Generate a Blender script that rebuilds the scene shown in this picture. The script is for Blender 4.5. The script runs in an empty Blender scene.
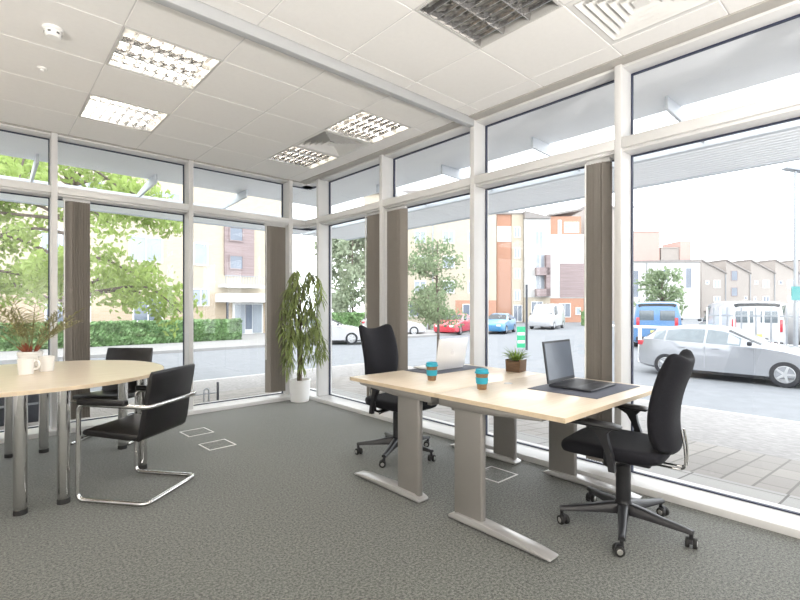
import bpy, bmesh, math, random
from mathutils import Vector, Matrix
PI = math.pi
R = math.radians
SC = bpy.context.scene
COL = SC.collection

# ------------------------------------------------------------------ materials
def nodes_of(m):
    m.use_nodes = True
    return m.node_tree.nodes, m.node_tree.links, m.node_tree.nodes['Principled BSDF']

def mat(name, col, rough=.5, metal=0, var=.06, scale=8, bump=0, bscale=60, coat=0, sheen=0, trans=0, emit=0, spec=None, stretch=None):
    m = bpy.data.materials.new(name)
    N, L, B = nodes_of(m)
    tc = N.new('ShaderNodeTexCoord')
    vec = tc.outputs['Object']
    if stretch:
        mp = N.new('ShaderNodeMapping'); mp.inputs['Scale'].default_value = stretch
        L.new(vec, mp.inputs['Vector']); vec = mp.outputs['Vector']
    nz = N.new('ShaderNodeTexNoise'); nz.inputs['Scale'].default_value = scale; nz.inputs['Detail'].default_value = 5
    L.new(vec, nz.inputs['Vector'])
    cr = N.new('ShaderNodeValToRGB')
    a = [max(0, c*(1-var)) for c in col]; b = [min(1, c*(1+var)) for c in col]
    cr.color_ramp.elements[0].color = (*a, 1); cr.color_ramp.elements[1].color = (*b, 1)
    cr.color_ramp.elements[0].position = .3; cr.color_ramp.elements[1].position = .7
    L.new(nz.outputs['Fac'], cr.inputs['Fac']); L.new(cr.outputs['Color'], B.inputs['Base Color'])
    B.inputs['Roughness'].default_value = rough; B.inputs['Metallic'].default_value = metal
    B.inputs['Coat Weight'].default_value = coat; B.inputs['Sheen Weight'].default_value = sheen
    if spec is not None: B.inputs['Specular IOR Level'].default_value = spec
    if bump:
        n2 = N.new('ShaderNodeTexNoise'); n2.inputs['Scale'].default_value = bscale
        bp = N.new('ShaderNodeBump'); bp.inputs['Strength'].default_value = bump; bp.inputs['Distance'].default_value = .01
        L.new(vec, n2.inputs['Vector']); L.new(n2.outputs['Fac'], bp.inputs['Height']); L.new(bp.outputs['Normal'], B.inputs['Normal'])
    if emit:
        B.inputs['Emission Color'].default_value = (*col, 1); B.inputs['Emission Strength'].default_value = emit
    if trans:
        tr = N.new('ShaderNodeBsdfTranslucent'); L.new(cr.outputs['Color'], tr.inputs['Color'])
        mx = N.new('ShaderNodeMixShader'); mx.inputs[0].default_value = trans
        L.new(B.outputs[0], mx.inputs[1]); L.new(tr.outputs[0], mx.inputs[2])
        L.new(mx.outputs[0], N['Material Output'].inputs['Surface'])
    return m

def glass_mat(name, tint=(1, 1, 1), refl=.9):
    m = bpy.data.materials.new(name); m.use_nodes = True
    N, L = m.node_tree.nodes, m.node_tree.links
    N.remove(N['Principled BSDF'])
    t = N.new('ShaderNodeBsdfTransparent'); t.inputs[0].default_value = (*tint, 1)
    g = N.new('ShaderNodeBsdfGlossy'); g.inputs['Roughness'].default_value = 0.0
    g.inputs[0].default_value = (refl, refl, refl, 1)
    ge = N.new('ShaderNodeNewGeometry'); dt = N.new('ShaderNodeVectorMath'); dt.operation = 'DOT_PRODUCT'
    L.new(ge.outputs['Incoming'], dt.inputs[0]); L.new(ge.outputs['Normal'], dt.inputs[1])
    def mth(op, a, b):
        n = N.new('ShaderNodeMath'); n.operation = op
        for i, x in enumerate((a, b)):
            if x is None: continue
            if isinstance(x, (int, float)): n.inputs[i].default_value = x
            else: L.new(x, n.inputs[i])
        return n.outputs[0]
    fr = mth('ADD', mth('MULTIPLY', mth('POWER', mth('SUBTRACT', 1.0, mth('ABSOLUTE', dt.outputs['Value'], None)), 5.0), .5), .02)
    mx = N.new('ShaderNodeMixShader')
    L.new(fr, mx.inputs[0]); L.new(t.outputs[0], mx.inputs[1]); L.new(g.outputs[0], mx.inputs[2])
    L.new(mx.outputs[0], N['Material Output'].inputs['Surface'])
    return m

def brick_mat(name, c1, c2, mortar, scale=1, bw=.22, bh=.07, ms=.008, rough=.85, axes='xz', off=.5):
    m = bpy.data.materials.new(name)
    N, L, B = nodes_of(m)
    tc = N.new('ShaderNodeTexCoord'); sp = N.new('ShaderNodeSeparateXYZ'); cb = N.new('ShaderNodeCombineXYZ')
    L.new(tc.outputs['Object'], sp.inputs[0])
    L.new(sp.outputs['XYZ'.index(axes[0].upper())], cb.inputs[0]); L.new(sp.outputs['XYZ'.index(axes[1].upper())], cb.inputs[1])
    br = N.new('ShaderNodeTexBrick'); br.inputs['Scale'].default_value = scale
    br.inputs['Color1'].default_value = (*c1, 1); br.inputs['Color2'].default_value = (*c2, 1); br.inputs['Mortar'].default_value = (*mortar, 1)
    br.inputs['Brick Width'].default_value = bw; br.inputs['Row Height'].default_value = bh; br.inputs['Mortar Size'].default_value = ms
    br.offset = off
    L.new(cb.outputs[0], br.inputs['Vector']); L.new(br.outputs['Color'], B.inputs['Base Color'])
    B.inputs['Roughness'].default_value = rough
    return m

def wood_mat(name, c1, c2, rough=.35):
    m = bpy.data.materials.new(name)
    N, L, B = nodes_of(m)
    tc = N.new('ShaderNodeTexCoord'); mp = N.new('ShaderNodeMapping'); mp.inputs['Scale'].default_value = (1.6, 22, 22)
    nz = N.new('ShaderNodeTexNoise'); nz.inputs['Scale'].default_value = 2.2; nz.inputs['Detail'].default_value = 8; nz.inputs['Distortion'].default_value = .6
    cr = N.new('ShaderNodeValToRGB'); cr.color_ramp.elements[0].color = (*c1, 1); cr.color_ramp.elements[1].color = (*c2, 1)
    cr.color_ramp.elements[0].position = .35; cr.color_ramp.elements[1].position = .65
    L.new(tc.outputs['Object'], mp.inputs[0]); L.new(mp.outputs[0], nz.inputs['Vector']); L.new(nz.outputs['Fac'], cr.inputs[0])
    L.new(cr.outputs[0], B.inputs['Base Color']); B.inputs['Roughness'].default_value = rough
    B.inputs['Coat Weight'].default_value = .25; B.inputs['Coat Roughness'].default_value = .2
    return m

def carpet_mat():
    m = bpy.data.materials.new('carpet')
    N, L, B = nodes_of(m)
    tc = N.new('ShaderNodeTexCoord')
    n1 = N.new('ShaderNodeTexNoise'); n1.inputs['Scale'].default_value = 165; n1.inputs['Detail'].default_value = 3
    n3 = N.new('ShaderNodeTexNoise'); n3.inputs['Scale'].default_value = 75; n3.inputs['Detail'].default_value = 2
    n2 = N.new('ShaderNodeTexNoise'); n2.inputs['Scale'].default_value = 1.4
    for n in (n1, n2, n3): L.new(tc.outputs['Object'], n.inputs['Vector'])
    ad = N.new('ShaderNodeMath'); ad.operation = 'ADD'
    L.new(n1.outputs['Fac'], ad.inputs[0]); L.new(n3.outputs['Fac'], ad.inputs[1])
    hf = N.new('ShaderNodeMath'); hf.operation = 'MULTIPLY'; hf.inputs[1].default_value = .5; L.new(ad.outputs[0], hf.inputs[0])
    cr = N.new('ShaderNodeValToRGB')
    cr.color_ramp.elements[0].position = .40; cr.color_ramp.elements[0].color = (.025, .028, .023, 1)
    cr.color_ramp.elements[1].position = .61; cr.color_ramp.elements[1].color = (.184, .192, .168, 1)
    L.new(hf.outputs[0], cr.inputs[0])
    mx = N.new('ShaderNodeMix'); mx.data_type = 'RGBA'; mx.blend_type = 'MULTIPLY'; mx.inputs[0].default_value = 1
    c2 = N.new('ShaderNodeValToRGB'); c2.color_ramp.elements[0].color = (.88, .88, .88, 1); c2.color_ramp.elements[1].color = (1.0, 1.0, 1.0, 1)
    L.new(n2.outputs['Fac'], c2.inputs[0]); L.new(cr.outputs[0], mx.inputs[6]); L.new(c2.outputs[0], mx.inputs[7])
    L.new(mx.outputs[2], B.inputs['Base Color']); B.inputs['Roughness'].default_value = .72
    B.inputs['Specular IOR Level'].default_value = .3; B.inputs['Sheen Weight'].default_value = .3
    bp = N.new('ShaderNodeBump'); bp.inputs['Strength'].default_value = .6; bp.inputs['Distance'].default_value = .008
    L.new(hf.outputs[0], bp.inputs['Height']); L.new(bp.outputs[0], B.inputs['Normal'])
    return m

M = dict(
    carpet=carpet_mat(),
    tile=mat('ceiling_tile', (.80, .785, .765), .9, var=.012, scale=30, bump=.05, bscale=300),
    tbar=mat('ceiling_joint', (.62, .61, .60), .7, var=.02),
    wall=mat('wall_paint', (.82, .81, .79), .85, var=.01),
    slab=mat('roof_slab', (.45, .45, .45), .9),
    frame=mat('window_frame_paint', (.66, .655, .65), .38, var=.01),
    reveal=mat('ceiling_trim_grey', (.42, .40, .37), .6, var=.03),
    gasket=mat('black_gasket', (.02, .027, .06), .5),
    steel=mat('painted_beam', (.40, .405, .41), .4, var=.02),
    pane=glass_mat('window_glass'),
    maple=wood_mat('maple_laminate', (.77, .645, .50), (.83, .715, .575)),
    edge=mat('maple_edge', (.68, .55, .39), .45, var=.05, scale=20),
    silver=mat('silver_paint', (.28, .265, .25), .42, metal=.35, var=.02),
    silver_light=mat('silver_foot', (.50, .49, .485), .3, metal=.45, var=.02),
    chrome=mat('chrome', (.74, .73, .72), .08, metal=1, var=.01),
    leather=mat('black_leather', (.011, .010, .011), .30, var=.15, bump=.15, bscale=140),
    fabric=mat('charcoal_fabric', (.012, .012, .016), .8, var=.25, scale=160, bump=.2, bscale=350, sheen=.03, spec=.2),
    plastic=mat('black_plastic', (.018, .018, .021), .38, var=.05),
    rubber=mat('black_rubber', (.02, .02, .02), .7),
    castmetal=mat('caster_hub', (.55, .54, .52), .3, metal=.8),
    blind=mat('blind_fabric', (.26, .235, .21), .8, var=.05, scale=40, stretch=(30, 30, 1)),
    white_plastic=mat('white_plastic', (.82, .81, .79), .4, var=.01),
    ceramic=mat('white_ceramic', (.83, .82, .80), .22, var=.01, coat=.3),
    potwhite=mat('white_pot', (.84, .84, .835), .35, var=.02),
    soil=mat('soil', (.07, .045, .025), .95, var=.4, scale=60, bump=.5),
    leaf_ficus=mat('leaf_ficus', (.27, .33, .12), .42, var=.45, scale=5, trans=.25),
    leaf_palm=mat('leaf_palm', (.27, .26, .12), .5, var=.35, scale=10, trans=.2),
    red_stem=mat('red_stem', (.26, .07, .035), .6, var=.3, scale=20),
    bark=mat('bark', (.15, .115, .085), .9, var=.3, scale=30, bump=.4),
    bark_pale=mat('bark_outdoor', (.13, .10, .085), .9, var=.3, scale=12, bump=.4),
    leaf_tree=mat('leaf_tree', (.33, .43, .13), .55, var=.35, scale=1.2, trans=.45),
    leaf_young=mat('leaf_young_tree', (.23, .30, .17), .55, var=.35, scale=3, trans=.35),
    leaf_grey=mat('leaf_pale_bush', (.34, .40, .28), .6, var=.3, scale=1, trans=.3),
    leaf_hedge=mat('leaf_hedge', (.21, .34, .15), .6, var=.4, scale=2, trans=.25),
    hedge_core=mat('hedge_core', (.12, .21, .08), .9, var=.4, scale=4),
    leaf_grass=mat('leaf_desk_plant', (.20, .30, .06), .5, var=.3, scale=20, trans=.3),
    teal=mat('teal_silicone', (.015, .33, .46), .5, var=.03),
    cork=mat('brown_cork', (.24, .135, .065), .6, var=.2, scale=90),
    wood_dark=mat('dark_wood_pot', (.13, .075, .04), .7, var=.35, scale=18, stretch=(1, 1, 6)),
    alu=mat('laptop_aluminium', (.80, .80, .81), .33, metal=.2, var=.01),
    alu_dark=mat('emblem_grey', (.80, .80, .82), .15, metal=.2),
    lap_black=mat('laptop_black', (.028, .03, .038), .4, var=.05),
    screen=mat('screen_glass', (.10, .125, .17), .28, var=.04, coat=.2),
    keys=mat('laptop_keys', (.01, .01, .012), .5),
    pad=mat('desk_mat', (.105, .115, .15), .65, var=.05),
    reflector=mat('louvre_aluminium', (.55, .54, .53), .07, metal=.9, var=.02),
    housing=mat('light_housing', (.50, .49, .47), .4, var=.02),
    tube_on=mat('lamp_tube_lit', (1, .93, .82), .4, var=0, emit=32),
    tube_off=mat('lamp_tube_unlit', (.60, .59, .56), .3, var=.02),
    vent=mat('vent_paint', (.74, .73, .71), .5, var=.02),
    vent_dark=mat('vent_shadow', (.10, .10, .10), .8),
    # outdoors
    slabs=brick_mat('paving_slabs', (.36, .35, .34), (.33, .325, .32), (.13, .125, .12), bw=.62, bh=.62, ms=.008, axes='yx', off=0),
    pavers=brick_mat('block_pavers', (.30, .28, .26), (.25, .235, .22), (.165, .155, .145), bw=.42, bh=.21, ms=.010, axes='xy'),
    paving=mat('pale_paving', (.25, .24, .235), .85, var=.28, scale=9, stretch=(2.5, 1, 1)),
    asphalt=mat('pale_asphalt', (.195, .205, .22), .9, var=.07, scale=3),
    kerb=mat('kerb_stone', (.42, .42, .415), .85, var=.05),
    path=mat('footpath', (.30, .295, .29), .9, var=.05, scale=2),
    soffit=mat('soffit_panel', (.84, .86, .885), .5, var=.01),
    louvre=mat('louvre_paint', (.60, .64, .69), .45, var=.02),
    white_paint=mat('white_gloss', (.82, .83, .84), .3, var=.01),
    cream=brick_mat('cream_brick', (.52, .455, .36), (.47, .41, .32), (.50, .45, .37), bw=.24, bh=.08, ms=.01),
    buff=brick_mat('buff_brick', (.50, .40, .29), (.45, .355, .25), (.48, .42, .34), bw=.24, bh=.08, ms=.01),
    orange=brick_mat('orange_brick', (.48, .235, .15), (.44, .205, .13), (.47, .33, .26), bw=.24, bh=.08, ms=.01),
    pinkbrick=mat('pink_render', (.50, .345, .31), .9, var=.03, scale=1),
    render=mat('white_render', (.60, .60, .59), .85, var=.015, scale=1),
    greywash=mat('pale_render', (.36, .325, .30), .85, var=.03, scale=.6),
    cladding=mat('brown_cladding', (.30, .235, .235), .7, var=.2, scale=1.5, stretch=(.2, .2, 7)),
    roofing=mat('roof_tile_grey', (.27, .25, .24), .85, var=.1, scale=3),
    winglass=mat('outdoor_window_glass', (.16, .19, .24), .12, var=.12, scale=.7, coat=.5),
    winpale=mat('outdoor_window_pale', (.34, .38, .43), .15, var=.1, scale=.7),
    darkmetal=mat('dark_metal', (.05, .055, .07), .5),
    greymetal=mat('galvanised', (.33, .35, .38), .4, metal=.5),
    car_silver=mat('car_silver_paint', (.33, .345, .375), .25, metal=.3, var=.01, coat=.8),
    car_white=mat('car_white_paint', (.50, .50, .515), .25, var=.01, coat=.7),
    car_blue=mat('car_blue_paint', (.06, .24, .46), .28, metal=.2, var=.02, coat=.7),
    van_blue=mat('van_blue_paint', (.10, .23, .45), .3, metal=.15, var=.02, coat=.7),
    car_red=mat('car_red_paint', (.55, .04, .06), .28, var=.02, coat=.7),
    car_glass=mat('car_glass', (.13, .16, .18), .08, var=.1, coat=.8),
    car_screen=mat('windscreen_glass', (.035, .04, .045), .25, var=.1, spec=.25),
    tyre=mat('tyre', (.025, .026, .032), .8),
    alloy=mat('alloy_wheel', (.62, .63, .65), .3, metal=.6),
    red_lamp=mat('red_lamp', (.50, .03, .05), .25, coat=.5),
    head_lamp=mat('head_lamp', (.70, .72, .75), .15, coat=.5),
    plate_y=mat('yellow_plate', (.70, .60, .16), .5),
    green_sign=mat('green_sign', (.03, .42, .20), .5, var=.02),
    teal_sign=mat('teal_sign', (.02, .24, .24), .5, var=.02),
)

# ------------------------------------------------------------------ mesh building
class MB:
    def __init__(s): s.v, s.f, s.m = [], [], []
    def add(s, vs, fs, mi=0, T=None):
        n = len(s.v)
        for p in vs:
            p = Vector(p)
            s.v.append(T @ p if T else p)
        for f in fs: s.f.append([n+i for i in f]); s.m.append(mi)
        return s
    def box(s, x0, x1, y0, y1, z0, z1, b=0, mi=0, T=None, seg=2):
        if b <= 0:
            vs = [(x0,y0,z0),(x1,y0,z0),(x1,y1,z0),(x0,y1,z0),(x0,y0,z1),(x1,y0,z1),(x1,y1,z1),(x0,y1,z1)]
            return s.add(vs, [(0,3,2,1),(4,5,6,7),(0,1,5,4),(1,2,6,5),(2,3,7,6),(3,0,4,7)], mi, T)
        bm = bmesh.new(); bmesh.ops.create_cube(bm, size=1)
        for v in bm.verts: v.co = Vector(((x0+x1)/2+v.co.x*(x1-x0), (y0+y1)/2+v.co.y*(y1-y0), (z0+z1)/2+v.co.z*(z1-z0)))
        bmesh.ops.bevel(bm, geom=bm.edges[:], offset=min(b, .49*min(x1-x0, y1-y0, z1-z0)), segments=seg, affect='EDGES', profile=.5)
        return s.bm(bm, mi, T)
    def bm(s, bm, mi=0, T=None):
        bm.verts.index_update()
        s.add([v.co.copy() for v in bm.verts], [[v.index for v in f.verts] for f in bm.faces], mi, T); bm.free(); return s
    def poly(s, pts, z0, z1, b=0, mi=0, T=None, seg=2):   # extruded outline in xy
        bm = bmesh.new()
        vs = [bm.verts.new((p[0], p[1], z0)) for p in pts]
        f = bm.faces.new(vs); r = bmesh.ops.extrude_face_region(bm, geom=[f])
        for v in [g for g in r['geom'] if isinstance(g, bmesh.types.BMVert)]: v.co.z = z1
        bmesh.ops.recalc_face_normals(bm, faces=bm.faces[:])
        if b:
            es = [e for e in bm.edges if len(e.link_faces) == 2 and e.calc_face_angle(0) > .5]
            bmesh.ops.bevel(bm, geom=es, offset=b, segments=seg, affect='EDGES', profile=.5)
        return s.bm(bm, mi, T)
    def prism(s, pts, a0, a1, axis='x', b=0, mi=0, T=None, seg=2):   # outline (u,v): x -> (y,z); y -> (x,z)
        X = Matrix(((0,0,1,0),(1,0,0,0),(0,1,0,0),(0,0,0,1))) if axis == 'x' else Matrix(((1,0,0,0),(0,0,1,0),(0,1,0,0),(0,0,0,1)))
        return s.poly(pts, a0, a1, b, mi, (T @ X) if T else X, seg)
    def lathe(s, prof, n=24, mi=0, T=None, c=(0, 0), caps=True):
        vs, fs = [], []
        for r, z in prof:
            for i in range(n):
                a = 2*PI*i/n; vs.append((c[0]+r*math.cos(a), c[1]+r*math.sin(a), z))
        for k in range(len(prof)-1):
            for i in range(n):
                j = (i+1) % n; fs.append((k*n+i, k*n+j, (k+1)*n+j, (k+1)*n+i))
        if caps and prof[0][0] > 1e-6: fs.append(tuple(reversed(range(n))))
        if caps and prof[-1][0] > 1e-6: fs.append(tuple(range((len(prof)-1)*n, len(prof)*n)))
        return s.add(vs, fs, mi, T)
    def tube(s, pts, r, n=10, closed=False, mi=0, T=None, flat=1):
        pts = [Vector(p) for p in pts]; m = len(pts); vs, fs = [], []
        rr = r if isinstance(r, (list, tuple)) else [r]*m
        up = None
        for i, p in enumerate(pts):
            if closed: t = pts[(i+1) % m]-pts[i-1]
            else: t = pts[min(i+1, m-1)]-pts[max(i-1, 0)]
            t.normalize()
            if up is None:
                up = t.orthogonal().normalized()
                if abs(t.z) < .9: up = (Vector((0,0,1))-t*t.z).normalized()
            else:
                up = (up-t*up.dot(t))
                up = up.normalized() if up.length > 1e-6 else t.orthogonal().normalized()
            sd = t.cross(up)
            for k in range(n):
                a = 2*PI*k/n; vs.append(p+up*(math.cos(a)*rr[i]*flat)+sd*(math.sin(a)*rr[i]))
        for i in range(m if closed else m-1):
            for k in range(n):
                l = (k+1) % n; j = (i+1) % m; fs.append((i*n+k, i*n+l, j*n+l, j*n+k))
        if not closed: fs.append(tuple(reversed(range(n)))); fs.append(tuple(range((m-1)*n, m*n)))
        return s.add(vs, fs, mi, T)
    def loft(s, rings, caps=True, mi=0, T=None):
        n = len(rings[0]); vs = [p for r in rings for p in r]; fs = []
        for i in range(len(rings)-1):
            for k in range(n):
                l = (k+1) % n; fs.append((i*n+k, i*n+l, (i+1)*n+l, (i+1)*n+k))
        if caps: fs.append(tuple(reversed(range(n)))); fs.append(tuple(range((len(rings)-1)*n, len(rings)*n)))
        return s.add(vs, fs, mi, T)
    def quad(s, a, b, c, d, mi=0, T=None): return s.add([a, b, c, d], [(0, 1, 2, 3)], mi, T)
    def build(s, name, ms, parent=None, smooth=35, recalc=True, sub=0, loc=None):
        me = bpy.data.meshes.new(name)
        me.from_pydata([tuple(v) for v in s.v], [], s.f)
        for m in (ms if isinstance(ms, (list, tuple)) else [ms]): me.materials.append(m)
        me.polygons.foreach_set('material_index', s.m)
        if recalc:
            bm = bmesh.new(); bm.from_mesh(me); bmesh.ops.recalc_face_normals(bm, faces=bm.faces[:]); bm.to_mesh(me); bm.free()
        me.update()
        if smooth:
            me.polygons.foreach_set('use_smooth', [True]*len(me.polygons))
            if smooth < 180: me.set_sharp_from_angle(angle=R(smooth))
        o = bpy.data.objects.new(name, me); COL.objects.link(o)
        if parent: o.parent = parent
        if loc: o.location = loc
        if sub:
            md = o.modifiers.new('smooth', 'SUBSURF'); md.levels = sub; md.render_levels = sub
        return o

def thing(name, label, cat, loc=(0, 0, 0), rz=0, group=None):
    o = bpy.data.objects.new(name, None); COL.objects.link(o)
    o.location = loc; o.rotation_euler = (0, 0, rz); o.empty_display_size = .1
    return tag(o, label, cat, group)
def tag(o, label, cat, group=None):
    o['label'] = label; o['category'] = cat
    if group: o['group'] = group
    return o
def struct(o): o['kind'] = 'structure'; return o
def dup(root, label=None, loc=None, rz=None):
    def cp(o, par):
        c = o.copy(); COL.objects.link(c)
        if par: c.parent = par
        for ch in [x for x in COL.objects if x.parent == o]: cp(ch, c)
        return c
    c = cp(root, None)
    if label: c['label'] = label
    if loc is not None: c.location = loc
    if rz is not None: c.rotation_euler = (0, 0, rz)
    return c
def lab(o, s): o['label'] = s; return o

def fillet(pts, r, closed=False, n=5):
    pts = [Vector(p) for p in pts]; out = []; m = len(pts)
    for i, p in enumerate(pts):
        if not closed and i in (0, m-1): out.append(p); continue
        a, b = pts[i-1], pts[(i+1) % m]
        d1, d2 = (a-p), (b-p); rr = min(r, d1.length*.49, d2.length*.49)
        s, e = p+d1.normalized()*rr, p+d2.normalized()*rr
        for k in range(n+1):
            t = k/n; out.append(s*(1-t)**2+p*2*t*(1-t)+e*t*t)
    return out
def spline(pts, n=6):
    pts = [Vector(p) for p in pts]; out = []
    for i in range(len(pts)-1):
        p0, p1, p2, p3 = pts[max(i-1, 0)], pts[i], pts[i+1], pts[min(i+2, len(pts)-1)]
        for k in range(n):
            t = k/n
            out.append(.5*((2*p1)+(p2-p0)*t+(2*p0-5*p1+4*p2-p3)*t*t+(3*p1-p0-3*p2+p3)*t**3))
    out.append(pts[-1]); return out
def rot(axis, a, c=(0, 0, 0)): return Matrix.Translation(c) @ Matrix.Rotation(a, 4, axis)

# ================================================================== ROOM
GX, GY = 3.56, 5.93          # glass planes
FX, FY = 3.38, 5.74          # mullion faces
X0, Y0, ZC = -2.9, -2.6, 3.0
struct(MB().box(X0, 3.7, Y0, 6.06, -.12, 0).build('floor', M['carpet'], smooth=0))
struct(MB().box(X0-.15, X0, Y0-.15, 6.06, 0, 3.2).build('wall_west', M['wall'], smooth=0))
struct(MB().box(X0, 3.7, Y0-.15, Y0, 0, 3.2).build('wall_south', M['wall'], smooth=0))
struct(MB().box(X0-.2, 3.74, Y0-.2, 6.12, 3.2, 3.45).build('ceiling_slab', M['slab'], smooth=0))

P = .613
xl = [.652+P*k for k in range(-6, 5)]
xl[-1] = 3.104; xl.append(3.30); xl[0] = X0
ylA = [5.74, 5.115, 4.50, 3.885, 3.27, 2.785]       # beyond the beam
ylB = [2.725, 2.578] + [1.965-P*k for k in range(0, 8)]; ylB[-1] = Y0
LIT = [(.652, 3.27), (.652, 4.50), (2.491, 3.27), (2.491, 4.50), (-.574, 3.27), (-.574, 4.50), (-1.8, 1.352), (-.574, .126), (.652, -1.1), (1.878, -1.1), (-1.8, -1.1), (.039, 1.352)]
OFF = [(1.878, 1.352)]
VENT = [(2.491, 3.885)]
BIG = [(2.491, .739)]
holes = LIT+OFF+VENT+BIG
mb = MB(); g = .003
def is_hole(x, y): return any(abs(x-a) < .02 and abs(y-b) < .02 for a, b in holes)
for ys in (sorted(ylA), sorted(ylB)):
    for i in range(len(xl)-1):
        for j in range(len(ys)-1):
            if is_hole(xl[i], ys[j]): continue
            a, b, c, d = xl[i]+g, xl[i+1]-g, ys[j]+g, ys[j+1]-g
            mb.box(a, b, c, d, ZC, ZC+.02, b=.003, seg=1)
    for x in xl[1:-1]:
        for j in range(len(ys)-1):
            mb.box(x-.012, x+.012, ys[j], ys[j+1], ZC+.003, ZC+.03, mi=1)
    for y in ys[1:-1]: 
        for i in range(len(xl)-1): mb.box(xl[i]+.012, xl[i+1]-.012, y-.012, y+.012, ZC+.003, ZC+.03, mi=1)
struct(mb.build('ceiling', [M['tile'], M['tbar']], smooth=0, recalc=False))
struct(MB().box(X0, FX, 2.725, 2.785, 2.93, 3.06, b=.004).build('trim_1', M['steel']))
struct(MB().box(3.30, 3.405, Y0, 5.93, 2.992, 3.02).box(X0, 3.30, 5.74, 5.80, 2.992, 3.02).build('trim_2', M['reveal'], smooth=0))
# sills
struct(MB().box(3.31, 3.66, Y0, 6.03, -.02, .045, b=.004).build('trim_3', M['frame']))
struct(MB().box(X0, 3.312, 5.64, 6.03, -.02, .045, b=.004).build('trim_4', M['frame']))

def window(n, a0, a1, side, mull=True, post=.05, corner=False):
    """one bay between a0 and a1 along the wall; its mullion stands at the low end"""
    root = bpy.data.objects.new(f'window_{n}', None); COL.objects.link(root); struct(root)
    if side == 'r':
        B = lambda m, u0, u1, d0, d1, z0, z1, **k: m.box(GX+d0, GX+d1, u0, u1, z0, z1, **k)
    else:
        B = lambda m, u0, u1, d0, d1, z0, z1, **k: m.box(u0, u1, GY+d0, GY+d1, z0, z1, **k)
    f = FX-GX if side == 'r' else FY-GY
    w0 = a0+post if mull else a0
    if mull:
        m = MB(); B(m, a0, a0+post, f, .04, .045, 2.992, b=.003); m.build('mullion', M['frame'], root)
    m = MB(); B(m, w0, a1, f, .03, 2.395, 2.470, b=.004); B(m, w0, a1, f+.03, .02, 2.375, 2.398, b=.002)
    B(m, w0, a1, f+.03, .03, 2.976, 3.02, b=.003)
    m.build('transom', M['frame'], root)
    def gask(z0, z1):
        m = MB(); t = .009
        B(m, w0, w0+t, -.012, .012, z0, z1)
        if not corner: B(m, a1-t, a1, -.012, .012, z0, z1)
        B(m, w0+t, a1-t, -.012, .012, z0, z0+t); B(m, w0+t, a1-t, -.012, .012, z1-t, z1)
        m.build('gasket', M['gasket'], root, smooth=0)
        m = MB(); B(m, w0+t, a1-t, -.003, .003, z0+t, z1-t); m.build('pane', M['pane'], root, smooth=0)
    gask(.045, 2.375); gask(2.470, 2.976)
    return root
ym = [1.398, 2.728, 4.053, 5.40]
window(1, ym[0], ym[1], 'r'); window(2, ym[1], ym[2], 'r'); window(3, ym[2], ym[3], 'r'); window(4, ym[3], GY, 'r', corner=True)
window(5, .07, ym[0], 'r'); window(6, -1.26, .07, 'r'); window(7, Y0, -1.26, 'r')
xm = [.514, 1.82, 3.13]
window(8, xm[0], xm[1], 'l'); window(9, xm[1], xm[2], 'l'); window(10, xm[2], GX-.012, 'l', post=.055, corner=True)
window(11, -.79, xm[0], 'l'); window(12, -2.1, -.79, 'l'); window(13, X0, -2.1, 'l', mull=False)

# ---------------------------------------------------------------- ceiling fittings
def louvre_light(name, label, lit, loc):
    S = .598; h = .075
    r = thing(name, label, 'ceiling light', loc, group='recessed ceiling lights')
    m = MB()
    m.box(0, S, 0, .012, -.004, h); m.box(0, S, S-.012, S, -.004, h); m.box(0, .012, .012, S-.012, -.004, h); m.box(S-.012, S, .012, S-.012, -.004, h)
    m.box(.012, S-.012, .012, S-.012, h-.006, h)
    m.build('housing', M['housing'], r, smooth=0)
    for k in range(3):
        y = .1+k*.199
        MB().tube([(.03, y, .056), (S-.03, y, .056)], .011, n=8).build('lamp_tube', M['tube_on' if lit else 'tube_off'], r)
    m = MB()
    for k in range(4):     # long V dividers
        y = .016+k*.1887
        m.prism([(y-.003, .002), (y+.003, .002), (y+.013, .04), (y-.013, .04)] if 0 < k < 3 else ([(y-.003, .002), (y+.002, .002), (y+.013, .04), (y-.003, .04)] if k == 0 else [(y-.002, .002), (y+.003, .002), (y+.003, .04), (y-.013, .04)]), .014, S-.014, 'x')
    for k in range(3):     # cross blades, one lane each
        for i in range(1, 8):
            x = .014+i*(S-.028)/8
            y0, y1 = .016+k*.1887, .016+(k+1)*.1887
            m.prism([(x-.002, .002), (x+.002, .002), (x+.009, .034), (x-.009, .034)], y0+.006, y1-.006, 'y')
    m.build('louvre', M['reflector'], r, smooth=0)
    return r
lt = ['lit square ceiling light nearest the smoke detector', 'lit square ceiling light over the oval meeting table, nearest its window wall',
      'lit square ceiling light between the grey beam and the small ceiling vent', 'lit square ceiling light in the corner above the tall potted plant']
first = louvre_light('ceiling_light', lt[0], True, (LIT[0][0]+.008, LIT[0][1]+.008, ZC))
for k, (x, y) in enumerate(LIT[1:], 1):
    dup(first, lt[k] if k < 4 else 'lit square ceiling light further back in the office', (x+.008, y+.008, ZC))
louvre_light('ceiling_light', 'unlit square ceiling light with dark mirrored louvres above the desks', False, (OFF[0][0]+.008, OFF[0][1]+.008, ZC))

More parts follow.
